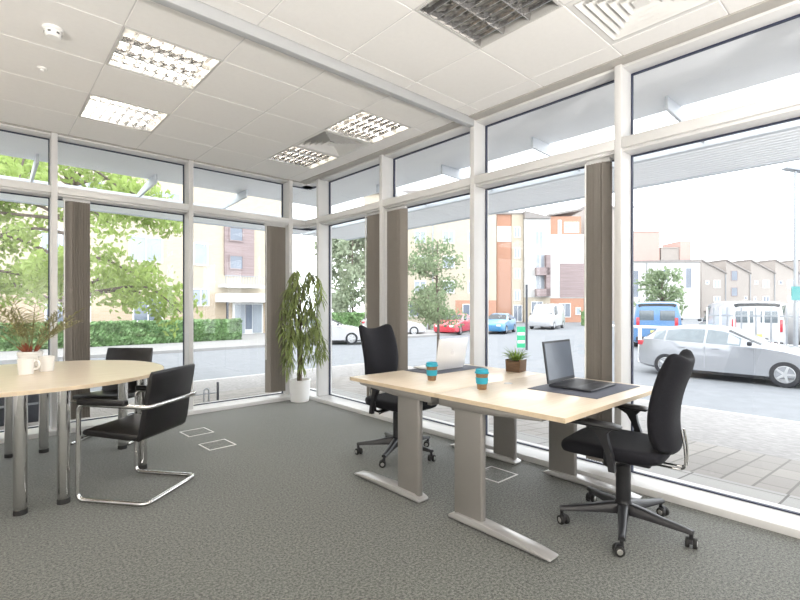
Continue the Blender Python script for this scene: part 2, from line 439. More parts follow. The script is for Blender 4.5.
def vent4(label, loc, n, dark):
    S = .606
    r = thing('ceiling_vent', label, 'ceiling vent', loc, group='square ceiling vents')
    MB().box(0, S, 0, S, .075, .08).build('back_plate', M['vent_dark' if dark else 'vent'], r, smooth=0)

    def ring(m, o0, z0, o1, z1):
        p = [(o0, o0, z0), (S-o0, o0, z0), (S-o0, S-o0, z0), (o0, S-o0, z0)]; q = [(o1, o1, z1), (S-o1, o1, z1), (S-o1, S-o1, z1), (o1, S-o1, z1)]
        for i in range(4):
            j = (i+1) % 4; m.quad(p[i], p[j], q[j], q[i])
            m.quad(*[(x, y, z+.004) for x, y, z in (q[i], q[j], p[j], p[i])])
    m = MB(); ring(m, 0, .002, .03, .0); m.build('frame', M['vent'], r, smooth=0, recalc=False)
    st = (.27-.04)/n
    for k in range(n):
        m = MB(); o = .035+k*st
        ring(m, o, .0, o+st*(1.5 if not dark else .55), .045 if not dark else .05); m.build('blade', M['vent'], r, smooth=0, recalc=False)
    c = .035+n*st
    MB().box(c, S-c, c, S-c, -.001, .004).build('centre_plate', M['vent'], r, smooth=0)
    return r
vent4('square ceiling vent with dark gaps between two lit ceiling lights', (VENT[0][0]+.004, VENT[0][1]+.004, ZC), 5, True)
vent4('large pale square ceiling vent with stepped blades beside the unlit light', (BIG[0][0]+.004, BIG[0][1]+.004, ZC), 5, False)

sd = thing('smoke_detector', 'round white smoke detector on the ceiling tiles', 'smoke detector', (.33, 3.60, ZC))
MB().lathe([(.055, 0), (.055, -.014), (.050, -.018)], 28).build('base', M['white_plastic'], sd)
MB().lathe([(.044, -.016), (.044, -.042), (.034, -.056), (.0, -.058)], 28).build('sensor_head', M['white_plastic'], sd)
for k in range(6):
    a = 2*PI*k/6
    MB().box(.0425, .0455, -.008, .008, -.040, -.030, T=Matrix.Rotation(a, 4, 'Z')).build('slot', M['vent_dark'], sd, smooth=0)
so = thing('ceiling_sensor', 'small round white sensor on the ceiling beyond the smoke detector', 'sensor', (.325, 4.25, ZC))
MB().lathe([(.030, 0), (.030, -.006), (.022, -.012)], 20).build('body', M['white_plastic'], so)
MB().lathe([(.012, -.012), (.011, -.022), (0, -.026)], 16).build('sensor_eye', M['white_plastic'], so)

# ---------------------------------------------------------------- vertical blinds
def blind(label, p0, p1, side, n):
    r = thing('vertical_blind', label, 'blind', (0, 0, 0), group='stacked vertical blinds')
    w = .085; L_ = abs(p1-p0); rng = random.Random(int(p0*100))
    for k in range(n):
        u = p0+(p1-p0)*(k+.5)/n; a = R(-38+rng.uniform(-5, 5))
        T = Matrix.Translation((u, 5.83, 0) if side == 'l' else (3.47, u, 0)) @ Matrix.Rotation(PI/2-a if side == 'l' else a, 4, 'Z')
        m = MB(); m.box(-w/2, w/2, -.0012, .0012, .10, 2.345, T=T)
        m.build('slat', M['blind'], r, smooth=0)
    m = MB()
    if side == 'l': m.box(p0-.04, p1+.02, 5.81, 5.85, 2.345, 2.375, b=.003)
    else: m.box(3.45, 3.49, p0-.02, p1+.02, 2.345, 2.375, b=.003)
    m.build('head_rail', M['frame'], r)
    m = MB(); x = p0-.03 if side == 'l' else p1+.012
    c = (x, 5.80) if side == 'l' else (3.42, x)
    m.lathe([(.006, .55), (.006, 2.35)], 8, c=c); m.build('wand', M['white_plastic'], r)
    return r
blind('brown vertical blind drawn into a stack beside the meeting table', .655, .83, 'l', 8)
blind('beige vertical blind drawn into a stack left of the tall potted plant', 2.85, 3.09, 'l', 10)
blind('tan vertical blind stack behind the far office chair, nearest the corner', 4.14, 4.40, 'r', 9)
blind('pale tan vertical blind stack above the silver laptop end of the desks', 3.77, 4.02, 'r', 9)
blind('dark grey vertical blind stack behind the black laptop', 1.53, 1.67, 'r', 7)

# ---------------------------------------------------------------- desks
DT = .73
def desk_leg(s, parent):
    """s=+1: foot runs towards -y from the back column"""
    m = MB(); m.box(-.024, .024, -.105, .105, .035, DT-.055, b=.012, seg=3)
    return m
def make_desk(label, y0, y1, front, group):
    # front: -1 user sits at low y, +1 at high y
    r = thing('desk', label, 'desk', (2.08, (y0+y1)/2, 0), group=group); W = 1.255; h = (y1-y0)/2
    m = MB(); m.box(0, W, -h, h, DT-.025, DT, b=.002); top = m.build('desktop', M['maple'], r)
    m = MB(); t = .0022
    m.box(-t, 0, -h-t, h+t, DT-.0255, DT-.0008); m.box(W, W+t, -h-t, h+t, DT-.0255, DT-.0008); m.box(0, W, -h-t, -h, DT-.0255, DT-.0008); m.box(0, W, h, h+t, DT-.0255, DT-.0008)
    m.build('edging', M['edge'], r, smooth=0)
    for x in (.03, W-.16):
        yc = -front*(h-.27+.02)
        mid = yc
        mc = MB(); mc.box(x-.022, x+.022, yc-.105, yc+.105, .03, DT-.06, b=.014, seg=3)
        lg = mc.build('leg', M['silver'], r)
        tip, heel = front*(h-.07), -front*(h-.12)
        prof = [(heel, .012), (heel, .03), (heel+front*.06, .05), (yc+front*.12, .052), (tip-front*.10, .036), (tip, .022), (tip, .012)]
        mf = MB(); mf.prism(prof, x-.045, x+.045, 'x', b=.006); mf.build('foot', M['silver_light'], lg)
        for yy in (heel+front*.05, tip-front*.05):
            MB().lathe([(.02, 0), (.02, .0125)], 14, c=(x, yy)).build('glide', M['rubber'], lg)
        ma = MB(); ma.prism([(-front*(h-.03), DT-.027), (-front*(h-.03), DT-.068), (yc+front*.13, DT-.068), (tip-front*.05, DT-.040), (tip-front*.05, DT-.027)], x-.03, x+.03, 'x', b=.004)
        ma.build('top_arm', M['silver'], lg)
        MB().box(x-.006, x+.0225+.001, yc-.035, yc+.035, .11, .135, b=.002).build('cable_slot', M['plastic'], lg)
    m = MB(); yb = -front*(h-.10)
    m.box(.06, W-.19, yb-.02, yb+.02, DT-.10, DT-.04, b=.004); m.build('crossbar', M['silver'], r)
    MB().lathe([(.03, DT-.001), (.03, DT+.0025), (.024, DT+.004), (0, DT+.004)], 20, c=(.64, -front*(h-.09))).build('cable_port', M['silver_light'], r)
    return r
make_desk('maple topped office desk holding the open black laptop', 1.125, 1.985, -1, 'two maple desks pushed together')
make_desk('maple topped office desk holding the silver laptop', 1.992, 2.875, 1, 'two maple desks pushed together')

# desk mats
tag(MB().box(2.64, 3.27, 1.23, 1.69, DT+.0006, DT+.0036, b=.001).build('desk_mat', M['pad']), 'dark grey desk mat under the black laptop', 'desk mat', 'dark desk mats')
tag(MB().box(2.62, 3.27, 2.52, 2.86, DT+.0006, DT+.0036, b=.001).build('desk_mat', M['pad']), 'dark grey desk mat under the silver laptop', 'desk mat', 'dark desk mats')

# laptops: local frame, hinge along x at y=0, keyboard towards -y
def laptop(label, loc, rz, w, d, lean, body, logo, screen_mat):
    r = thing('laptop', label, 'laptop', loc, rz)
    MB().prism([(0, .004), (0, .020), (-.01, .022), (-d, .016), (-d-.004, .010), (-d, .004)], -w/2, w/2, 'x', b=.003).build('base', body, r)
    MB().box(-w/2+.03, w/2-.03, -d*.58, -.035, .0205, .0222, T=rot('X', R(1.2))).build('keyboard', M['keys'], r, smooth=0)
    MB().box(-.05, .05, -d*.93, -d*.65, .0175, .0188, T=rot('X', R(1.2))).build('touchpad', M['lap_black'] if body == M['lap_black'] else M['alu'], r, smooth=0)
    for x in (-w/2+.05, w/2-.05):
        MB().lathe([(.014, 0), (.014, .0042)], 10, c=(x, -d+.03)).lathe([(.014, 0), (.014, .0042)], 10, c=(x, -.03)).build('foot', M['rubber'], r)
    T = rot('X', -lean, (0, .004, .020))
    lid = MB().box(-w/2, w/2, 0, .009, 0, d, b=.004, T=T).build('lid', body, r)
    MB().box(-w/2+.004, w/2-.004, -.0016, .0002, .004, d-.004, T=T).build('bezel', M['lap_black'], lid, smooth=0)
    MB().box(-w/2+.014, w/2-.014, -.0030, -.0014, .022, d-.014, T=T).build('screen', screen_mat, lid, smooth=0)
    if logo:    # small bitten fruit mark with a leaf
        pts = []
        for k in range(40):
            a = 2*PI*k/40; rr = 1+.06*math.cos(2*a)-.16*max(0, math.cos(a-PI/2))**8-.08*max(0, math.cos(a+PI/2))**8
            x, z = .98*rr*math.cos(a), rr*math.sin(a)
            if math.hypot(x+1.15, z-.12) < .42:
                q = Vector((x+1.15, z-.12)).normalized()*.42; x, z = -1.15+q.x, .12+q.y
            pts.append((x*.020, d*.5+z*.020))
        leaf = [(.002, d*.5+.020), (.003, d*.5+.026), (.009, d*.5+.033), (.010, d*.5+.027), (.006, d*.5+.022)]
        m = MB(); m.prism(pts, .0088, .0096, 'y', T=T); m.prism(leaf, .0088, .0096, 'y', T=T); m.build('emblem', M['alu_dark'], lid, smooth=0)
    return r
laptop('open silver laptop seen from behind its lid', (2.93, 2.63, DT+.0036), PI, .36, .25, R(10), M['alu'], True, M['screen'])
laptop('open black laptop with a dark blank screen', (2.965, 1.62, DT+.0036), R(2), .385, .28, R(8), M['lap_black'], False, M['screen'])

def cup(label, x, y):
    r = thing('coffee_cup', label, 'cup', (x, y, DT), group='blue-lidded coffee cups')
    MB().lathe([(.028, 0), (.030, .002), (.041, .108), (.039, .108), (.028, .006)], 28).build('cup_body', M['cork'], r)
    MB().lathe([(.0353, .036), (.0375, .038), (.0408, .074), (.0398, .077), (.0355, .077)], 28).build('grip_band', M['teal'], r)
    MB().lathe([(.040, .102), (.046, .103), (.046, .112), (.042, .114), (.040, .128), (.036, .131), (.034, .127), (0, .127)], 28).build('lid', M['teal'], r)
cup('brown and turquoise coffee cup standing in front of the silver laptop', 2.425, 2.345)
cup('brown and turquoise coffee cup standing mid-desk, in front of the small desk plant', 2.41, 1.88)

def leafstrip(m, base, d0, length, width, droop, n=4, mi=0, fold=.25, rng=random):
    """a pointed leaf: starts at base, direction d0, bends towards the ground"""
    p = Vector(base); d = Vector(d0).normalized(); st = length/n; vs = []; fs = []
    for i in range(n+1):
        t = i/n; w = width*math.sin(PI*min(.98, .12+.86*t))**.8 if i < n else .001
        sd = d.cross(Vector((0, 0, 1))); sd = sd.normalized() if sd.length > 1e-3 else Vector((1, 0, 0))
        nn = sd.cross(d)
        vs += [p-sd*w/2+nn*w*fold, p, p+sd*w/2+nn*w*fold]
        p = p+d*st; d = (d+Vector((0, 0, -droop))).normalized()
    for i in range(n):
        a = i*3; fs += [(a, a+1, a+4, a+3), (a+1, a+2, a+5, a+4)]
    m.add(vs, fs, mi)

# small desk plant
dp = thing('desk_plant', 'small green grassy plant in a square dark wooden pot on the desk', 'plant', (3.27, 2.20, DT+.0008), R(8))
MB().prism([(-.060, 0), (.060, 0), (.066, .10), (.056, .10), (.054, .085), (-.054, .085), (-.056, .10), (-.066, .10)], -.062, .062, 'x', b=.002).build('pot', M['wood_dark'], dp)
MB().box(-.06, .06, -.052, .052, .08, .09).build('soil', M['soil'], dp, smooth=0)
rng = random.Random(5); m = MB()
for k in range(110):
    a = rng.uniform(0, 2*PI); rr = rng.uniform(0, .045)
    leafstrip(m, (rr*math.cos(a), rr*math.sin(a), .088), (math.cos(a)*rng.uniform(.2, 1), math.sin(a)*rng.uniform(.2, 1), 1), rng.uniform(.07, .14), .007, rng.uniform(.2, .5), 4)
m.build('foliage', M['leaf_grass'], dp, recalc=False)

# ---------------------------------------------------------------- office chairs (local +y = forward)
def office_chair(label, loc, rz, lift, base_rot, back=0, arms=True):
    r = thing('office_chair', label, 'office chair', loc, rz, 'black swivel office chairs')
    SZ = .435+lift
    bs = MB().lathe([(.045, .085), (.045, .15), (.034, .175), (.034, .18)], 20).build('hub', M['plastic'], r)
    for k in range(5):
        a = base_rot+2*PI*k/5; T = Matrix.Rotation(a, 4, 'Z')
        m = MB(); rings = []
        for t, (u, zb, zt, w) in enumerate([(.03, .088, .148, .030), (.10, .088, .140, .027), (.20, .085, .120, .023), (.31, .080, .104, .019), (.35, .078, .098, .018)]):
            rings.append([(u, -w, zb), (u, w, zb), (u, w*.95, zt-.008), (u, w*.6, zt), (u, -w*.6, zt), (u, -w*.95, zt-.008)])
        m.loft(rings, T=T); lg = m.build('base_leg', M['plastic'], r, smooth=50)
        c = T @ Vector((.338, 0, 0)); ca = a*1.7+k*2.1
        TC = Matrix.Translation(c) @ Matrix.Rotation(ca, 4, 'Z')
        m = MB(); m.lathe([(.010, .05), (.010, .09)], 10, T=TC)
        m.prism([(.022*math.cos(q)-.010, .032+.030*math.sin(q)) for q in [R(-10+20*i) for i in range(11)]], -.008, .008, 'x', T=TC); m.build('caster', M['plastic'], lg)
        for sgn in (-1, 1):
            TW = TC @ Matrix.Translation((sgn*.0175, -.014, .0265)) @ Matrix.Rotation(PI/2*sgn, 4, 'Y')
            MB().lathe([(.010, -.009), (.0245, -.009), (.0265, -.006), (.0265, .006), (.0245, .009), (.014, .0085)], 20, T=TW).build('wheel', M['rubber'], lg)
            MB().lathe([(.015, .0084), (.013, .0105), (0, .011)], 12, T=TW).build('hub_cap', M['castmetal'], lg)
    MB().lathe([(.040, .165), (.040, .36), (.026, .365), (.026, SZ-.05)], 20).build('gas_column', M['plastic'], r)
    MB().box(-.09, .09, -.16, .10, SZ-.06, SZ-.015, b=.012).build('tilt_mechanism', M['plastic'], r)
    MB().tube(fillet([(.08, .02, SZ-.04), (.20, .02, SZ-.045), (.25, .03, SZ-.05)], .03), .006, 8).build('lever', M['plastic'], r)
    # seat cushion
    m = MB(); rings = []
    for s_, z in [(.90, -.018), (.97, -.010), (1.0, .012), (1.0, .036), (.97, .052), (.88, .060), (.6, .058)]:
        rg = []
        for i in range(32):
            a = 2*PI*i/32; c, s2 = math.cos(a), math.sin(a); q = .42
            x = .245*s_*abs(c)**q*(1 if c >= 0 else -1); y = .272*s_*abs(s2)**q*(1 if s2 >= 0 else -1)
            zz = z-.010*max(0, (y-.12)/.12)**2 - (.006*(1-(x/.245)**2) if z > .03 else 0)
            rg.append((x*(1-.08*max(0, -y/.25)), y+.035, SZ+zz))
        rings.append(rg)
    m.loft(rings); m.build('seat', M['fabric'], r, smooth=60, sub=1)
    # backrest
    nu, nv = 12, 16; Z0, Hh = SZ+.035+back, .505
    def bp(u, v, side):
        hw = .172+.034*math.sin(min(1, v*1.5)*PI/2)-.008*max(0, v-.82)*5
        e = abs(u)
        th = .052*(1-e**5)*(1-.30*v)*(1-max(0, .12-v)*3)*(1-max(0, v-.85)*3.2)+.012
        y = -.232-.070*v**1.3+.040*math.sin(v*PI*.9)*(1-v*.3)-.07*(v-.35)**2
        y += .050*e*e*(.4+.6*v)
        z = Z0+Hh*v+(.044*math.exp(-((e-.90)/.42)**2)-.024*max(0, e-.90)/.10)*max(0, v-.55)/.45+.035*max(0, e-.6)/.4*max(0, 1-v*4)
        return (u*hw, y+side*th, z)
    m = MB(); vs = []; fs = []
    us = [math.sin(PI/2*(2*i/nu-1)) for i in range(nu+1)]
    for side in (1, -1):
        for j in range(nv+1):
            for u in us: vs.append(bp(u, j/nv, side))
    W1 = nu+1; off = W1*(nv+1)
    for j in range(nv):
        for i in range(nu):
            a = j*W1+i; fs.append((a, a+1, a+W1+1, a+W1)); fs.append((off+a, off+a+W1, off+a+W1+1, off+a+1))
    for j in range(nv):
        for i in (0, nu):
            a = j*W1+i; fs.append((a, a+W1, off+a+W1, off+a))
    for i in range(nu):
        for j in (0, nv):
            a = j*W1+i; fs.append((a, a+1, off+a+1, off+a))
    m.add(vs, fs); m.build('backrest', M['fabric'], r, smooth=180, sub=1)
    for x in (-.03, .03):
        MB().tube(fillet([(x, -.12, SZ-.045), (x, -.312, SZ-.045), (x, -.312, SZ+.06), (x, -.296, SZ+.16)], .035), .006, 8).build('back_bar', M['chrome'], r)
    if arms:
        for sx in (-1, 1):
            x = sx*.285
            m = MB(); m.tube([(sx*.10, .01, SZ-.03), (sx*.24, .01, SZ-.035), (x-sx*.01, .005, SZ-.02), (x, .0, SZ+.05)], [.018, .018, .02, .02], 8, flat=.6)
            rings = []
            for z, y0, y1 in [(-.05, -.040, -.008), (.04, -.028, .006), (.10, -.008, .030), (.145, .0, .055), (.178, -.03, .115)]:
                rings.append([(x-.016, y0, SZ+z), (x+.016, y0, SZ+z), (x+.016, y1, SZ+z), (x-.016, y1, SZ+z)])
            m.loft(rings); am = m.build('armrest', M['plastic'], r, smooth=50)
            MB().prism([(-.06, .174), (.185, .178), (.195, .195), (.175, .206), (-.04, .200), (-.07, .187)], x-.036, x+.036, 'x', b=.008, T=Matrix.Translation((0, 0, SZ))).build('arm_pad', M['plastic'], am)
    return r
office_chair('black office chair with armrests facing the black laptop', (2.735, 1.12, 0), R(7), .015, R(57-7))
office_chair('black office chair on the far side of the desks, facing the silver laptop', (2.65, 2.97, 0), PI+R(5), .005, R(-6-185), .085)

# ---------------------------------------------------------------- meeting table
TH = .762
mt = thing('meeting_table', 'pale maple oval-ended meeting table on chrome legs', 'table', (0, 0, 0))
CY = 4.42; HW = .86
pts = [(-1.9, CY-HW), (.25, CY-HW)]
for k in range(1, 32):
    a = -PI/2+PI*k/32; e = .92
    pts.append((.25+.90*abs(math.cos(a))**e, CY+HW*abs(math.sin(a))**e*(1 if a > 0 else -1)))
pts += [(.25, CY+HW), (-1.9, CY+HW)]
MB().poly(pts, TH-.025, TH, b=.002, seg=1).build('tabletop', M['maple'], mt, smooth=30)
m = MB(); n = len(pts); o_ = []
for i in range(n):
    a, b = Vector(pts[i-1]), Vector(pts[(i+1) % n]); d = (b-a).normalized(); o_.append((pts[i][0]+d.y*.0025, pts[i][1]-d.x*.0025))
vs = [(*p, TH-.0255) for p in o_]+[(*p, TH-.001) for p in o_]
m.add(vs, [(i, (i+1) % n, n+(i+1) % n, n+i) for i in range(n)]); m.build('edging', M['edge'], mt, smooth=30)
for x, y in [(.175, 3.655), (.392, 3.675), (.175, 5.09), (.40, 5.06), (.93, 4.04), (.93, 4.72), (-1.2, 3.655), (-1.2, 5.09)]:
    lg = MB().lathe([(.032, .03), (.036, .06), (.036, TH-.03)], 24, c=(x, y)).build('leg', M['chrome'], mt)
    MB().lathe([(.036, 0), (.036, .028), (.033, .031)], 20, c=(x, y)).build('foot', M['rubber'], lg)
    MB().lathe([(.055, TH-.031), (.055, TH-.0256)], 20, c=(x, y)).build('mounting_plate', M['silver'], lg)
MB().box(-1.15, .12, CY-.02, CY+.02, TH-.07, TH-.026).build('underframe', M['silver'], mt)

def mug(label, x, y, rz):
    r = thing('mug', label, 'mug', (x, y, TH), rz, 'white mugs')
    MB().lathe([(.042, 0), (.046, .003), (.052, .118), (.0492, .119), (.042, .009), (0, .008)], 28).build('mug_body', M['ceramic'], r)
    MB().tube(spline([(.049, 0, .092), (.072, 0, .097), (.083, 0, .070), (.072, 0, .042), (.046, 0, .038)]), .0065, 8).build('handle', M['ceramic'], r)
mug('white mug standing in front of the potted palm, its handle toward the other mug', .243, 4.41, R(-20))
mug('white mug standing just beside the other mug, nearer the black chairs', .375, 4.52, R(150))

tp = thing('potted_palm', 'spiky palm-like plant in a cream pot on the meeting table', 'plant', (.285, 4.68, TH))
MB().lathe([(.060, 0), (.064, .004), (.080, .125), (.084, .128), (.084, .148), (.078, .150), (.074, .126), (0, .124)], 28).build('pot', M['ceramic'], tp)
MB().lathe([(.074, .118), (0, .132)], 20).build('soil', M['soil'], tp)
rng = random.Random(11); mst = MB(); mlf = MB()
for k in range(30):
    a = 2.4*k+rng.uniform(-.3, .3); tilt = rng.uniform(.06, .85); ln = rng.uniform(.30, .46)
    p = Vector((.03*math.cos(a), .03*math.sin(a), .125)); d = Vector((math.cos(a)*tilt, math.sin(a)*tilt, 1)).normalized(); path = [p.copy()]
    for i in range(10):
        p = p+d*ln/10; d = (d+Vector((math.cos(a)*.05, math.sin(a)*.05, -.05*tilt))).normalized(); path.append(p.copy())
    mst.tube(path[:3], [.0056-.0008*i for i in range(3)], 5)
    mlf.tube(path[2:], .0026, 4)
    for i in range(4, 11):
        q = path[i]; dd = (path[min(i+1, 10)]-path[i-1]).normalized(); sd = dd.cross(Vector((0, 0, 1))).normalized()
        for s_ in (-1, 1):
            leafstrip(mlf, q, dd*.55+sd*s_*.9+Vector((0, 0, .15)), rng.uniform(.05, .105), .011, .12, 3)
mst.build('stems', M['red_stem'], tp); mlf.build('fronds', M['leaf_palm'], tp, recalc=False)
m = MB()
for dx, ln in ((0, .30), (.02, .27)):
    leafstrip(m, (.02, 0, .20), (.66+dx, -.35, .55), ln, .018, .02, 5)
m.build('long_leaf', M['leaf_palm'], tp, recalc=False)

# ---------------------------------------------------------------- visitor chairs (local +y = forward)
def visitor_chair(label, loc, rz):
    r = thing('visitor_chair', label, 'chair', loc, rz, 'black leather cantilever visitor chairs'); w = .262
    p = [(-w, -.26, .013), (-w, .235, .013), (-w, .225, .632), (-w, -.272, .626), (w, -.272, .626), (w, .225, .632), (w, .235, .013), (w, -.26, .013)]
    MB().tube(fillet(p, .055, True, 7), .0145, 12, closed=True).build('frame', M['chrome'], r, smooth=60)
    MB().tube([(-w, .226, .405), (w, .226, .405)], .009, 10).build('seat_bar', M['chrome'], r)
    prof = [(.235, .437), (.228, .455), (.20, .462), (0, .448), (-.14, .436), (-.165, .438), (-.175, .415), (-.15, .396), (0, .404), (.20, .418), (.228, .422)]
    MB().prism(prof, -.228, .228, 'x', b=.008).build('seat', M['leather'], r, smooth=45)
    prof = [(-.150, .398), (-.172, .45), (-.190, .55), (-.215, .68), (-.245, .80), (-.262, .845), (-.273, .848), (-.283, .838), (-.275, .78), (-.254, .68), (-.236, .58), (-.222, .47), (-.205, .415), (-.178, .393)]
    MB().prism(prof, -.229, .229, 'x', b=.008).build('backrest', M['leather'], r, smooth=45)
    for sx in (-1, 1):
        MB().box(sx*w-.025, sx*w+.025, -.12, .225, .630, .668, b=.012, seg=3).build('arm_pad', M['leather'], r)
    MB().tube([(-.03, -.26, .013), (.03, -.26, .013)], .0138, 10).build('glide', M['rubber'], r)
    return r
def face(dx, dy): return math.atan2(dy, dx)-PI/2
visitor_chair('black leather chrome-framed chair in front of the meeting table, turned away from the window corner', (.812, 3.616, 0), face(-.63, .78))
visitor_chair('black leather chrome-framed chair on the far side of the meeting table, by the windows', (.93, 5.105, 0), face(-.68, -.73))

# ---------------------------------------------------------------- floor boxes
def floor_box(label, x, y, rz):
    r = thing('floor_socket', label, 'floor socket', (x, y, 0), rz, 'carpet-covered floor sockets')
    m = MB(); o, i_, z = .125, .113, .0035
    m.box(-o, o, -o, -i_, 0, z); m.box(-o, o, i_, o, 0, z); m.box(-o, -i_, -i_, i_, 0, z); m.box(i_, o, -i_, i_, 0, z)
    m.build('rim', M['white_plastic'], r, smooth=0)
    MB().box(-i_, i_, -i_, i_, 0, .0022).build('lid', M['carpet'], r, smooth=0)
    MB().box(-.05, .05, i_-.028, i_-.012, .0022, .0045, b=.001).build('handle', M['silver'], r)
floor_box('white-rimmed floor socket in the carpet, the one nearer the windows', 1.605, 4.83, R(3))
floor_box('white-rimmed floor socket in the carpet, the one nearer the chrome chair', 1.60, 4.27, R(3))
floor_box('white-rimmed floor socket in the carpet under the desks', 2.87, 2.12, 0)

# ---------------------------------------------------------------- tall corner plant
cp = thing('potted_fig_tree', 'tall weeping leafy plant in a white pot in the window corner', 'plant', (3.15, 5.49, 0))
MB().lathe([(.112, 0), (.120, .004), (.138, .20), (.139, .272), (.145, .274), (.145, .29), (.134, .29), (.130, .25), (0, .248)], 32).build('pot', M['potwhite'], cp)
MB().lathe([(.131, .245), (.06, .262), (0, .268)], 20).build('soil', M['soil'], cp)
rng = random.Random(3)
tr = MB()
for ph in (0, 2.1, 4.2):
    tr.tube([(.022*math.cos(ph+t*7)*(1-.1*t), .022*math.sin(ph+t*7), .25+t*1.1) for t in [i/18 for i in range(19)]], [.016-.006*i/18 for i in range(19)], 7)
tr.build('trunk', M['bark'], cp)
br = MB(); lf = MB()
RV = Vector((.743, -.67, 0)); FV = Vector((.669, .743, 0))   # across / away, seen from the room
tips = []
def branch(p0, s_, t_, top, end):
    a = Vector((0, 0, p0)); b = RV*s_*.6+FV*t_*.6+Vector((0, 0, top)); c = RV*s_+FV*t_+Vector((0, 0, (top*1.2+end)/2.2)); d = RV*s_*1.08+FV*t_+Vector((0, 0, end))
    path = spline([a, b, c, d], 7)
    br.tube(path, [.006-.004*i/len(path) for i in range(len(path))], 5)
    return path
spec = [(-.16, .0, 1.68, .75), (-.10, -.1, 1.73, .62), (-.05, -.08, 1.75, 1.0), (-.18, -.05, 1.55, .55), (-.12, .05, 1.4, .5), (-.08, -.14, 1.3, .55), (-.22, -.06, 1.5, .9),
        (.16, -.05, 1.62, .62), (.22, -.08, 1.72, .95), (.28, -.05, 1.68, 1.35), (.20, .0, 1.35, .55), (.26, -.1, 1.25, .60), (.12, -.12, 1.2, .60), (.31, -.1, 1.0, .65), (-.02, -.15, 1.6, .85), (.06, .05, 1.5, .75), (-.14, -.12, 1.0, .42), (.05, -.1, .95, .45)]
for s_, t_, top, end in spec:
    path = branch(min(1.3, top-.3), s_, t_, top, end)
    for i in range(4, len(path)):
        for q in range(4):
            a = rng.uniform(0, 2*PI)
            d = Vector((math.cos(a)*.7, math.sin(a)*.7, rng.uniform(-1.3, -.3)))
            b = path[i]; L1 = rng.uniform(.11, .19)
            tip = b+d.normalized()*L1
            if b.x+3.15+.17 > 3.52 or b.y+5.49+.17 > 5.90: d.x = -abs(d.x)*.6; d.y = -abs(d.y)*.6
            leafstrip(lf, b, d, L1, rng.uniform(.014, .022), .32, 4, fold=.18)
for k in range(8):
    a = rng.uniform(0, 2*PI); leafstrip(lf, (0, 0, .26), (math.cos(a)*.4, math.sin(a)*.4, 1), rng.uniform(.08, .2), .012, .15, 4)
br.build('branches', M['bark'], cp); lf.build('foliage', M['leaf_ficus'], cp, recalc=False)

# ================================================================== OUTDOORS
def strip(name, t0, t1, ms, z=lambda t: -.05-.1*t, drop=0):
    a, b = 3.70+t0, 3.70+t1; c, d = 6.05+t0, 6.05+t1; za, zb = z(t0), z(t1); m = MB()
    E1, E2 = -22, -26
    m.quad((a, E1, za), (b, E1, zb), (b, d, zb), (a, c, za))
    m.quad((a, c, za), (b, d, zb), (E2, d, zb), (E2, c, za))
    return struct(m.build(name, ms, smooth=0))
strip('pavement_slab_edge', 0, .72, M['slabs']); strip('pavement_blocks', .72, 2.4, M['pavers']); strip('pavement', 2.4, 6.45, M['paving'])
strip('kerb', 6.45, 6.6, M['kerb'], z=lambda t: -.695)
m = MB(); m.quad((10.3, -22, -.72), (140, -22, -.72), (140, 12.65, -.72), (10.3, 12.65, -.72)); m.quad((-60, 12.65, -.72), (140, 12.65, -.72), (140, 120, -.72), (-60, 120, -.72))
m.quad((10.3, 12.65, -.695), (10.3, 12.65, -.72), (10.3, -22, -.72), (10.3, -22, -.695)); m.quad((10.3, 12.65, -.695), (10.3, 12.65, -.72), (-26, 12.65, -.72), (-26, 12.65, -.695))
struct(m.build('road', M['asphalt'], smooth=0))
struct(MB().box(-40, 26, 20.9, 30, -.74, -.60).build('path', M['path'], smooth=0))

# canopy on both sides of the corner
def canopy(side, label):
    r = thing('canopy', label, 'canopy', (0, 0, 0), group='canopies over the windows')
    s0 = .0
    if side == 'r': u0, u1, se, l0, l1 = -8, 6.0, 4.78, 5.50, 6.80
    else: u0, u1, se, l0, l1 = -9, 3.74, 7.42, 8.1, 9.5
    def B(m, a0, a1, p0, p1, z0, z1, **k):
        return m.box(p0, p1, a0, a1, z0, z1, **k) if side == 'r' else m.box(a0, a1, p0, p1, z0, z1, **k)
    e = 3.74 if side == 'r' else 6.12
    uu = u1 + ((7.42-6.0) if side == 'r' else 0)
    m = MB(); B(m, u0, uu if side == 'r' else u1, e, se, 3.10, 3.30, b=.004); m.build('soffit', M['soffit'], r)
    u2 = u1+(9.5-6.0 if side == 'r' else l1-1e-9-l1)
    e2 = u1+(3.5 if side == 'r' else 1.7)
    m = MB(); n = 12
    for k in range(n):
        p = l0+.07+(l1-l0-.14)*k/n
        B(m, u0, e2, p, p+(l1-l0-.14)/n*.86, 2.915, 2.935)
    m.build('louvre_panel', M['soffit'], r, smooth=0)
    m = MB(); B(m, u0, e2, l0, l0+.07, 2.90, 3.0, b=.003); B(m, u0, e2, l1-.07, l1, 2.90, 2.96, b=.003); m.build('louvre_frame', M['louvre'], r)
    ps = [1.45+1.33*k for k in range(-3, 4)] if side == 'r' else [.5+1.306*k for k in range(-3, 3)]
    for q in ps:
        m = MB(); pr = [(se-.35, 3.10), (se-.35, 2.985), (l0+.1, 2.936), (l0+.1, 3.0), (se, 3.10)]
        m.prism(pr, q-.014, q+.014, 'y' if side == 'r' else 'x', b=.004)
        m.build('bracket', M['louvre'], r)
    return r
canopy('r', 'pale canopy with slatted outer edge above the desk-side windows')
canopy('l', 'pale canopy with slatted outer edge above the meeting-table windows')

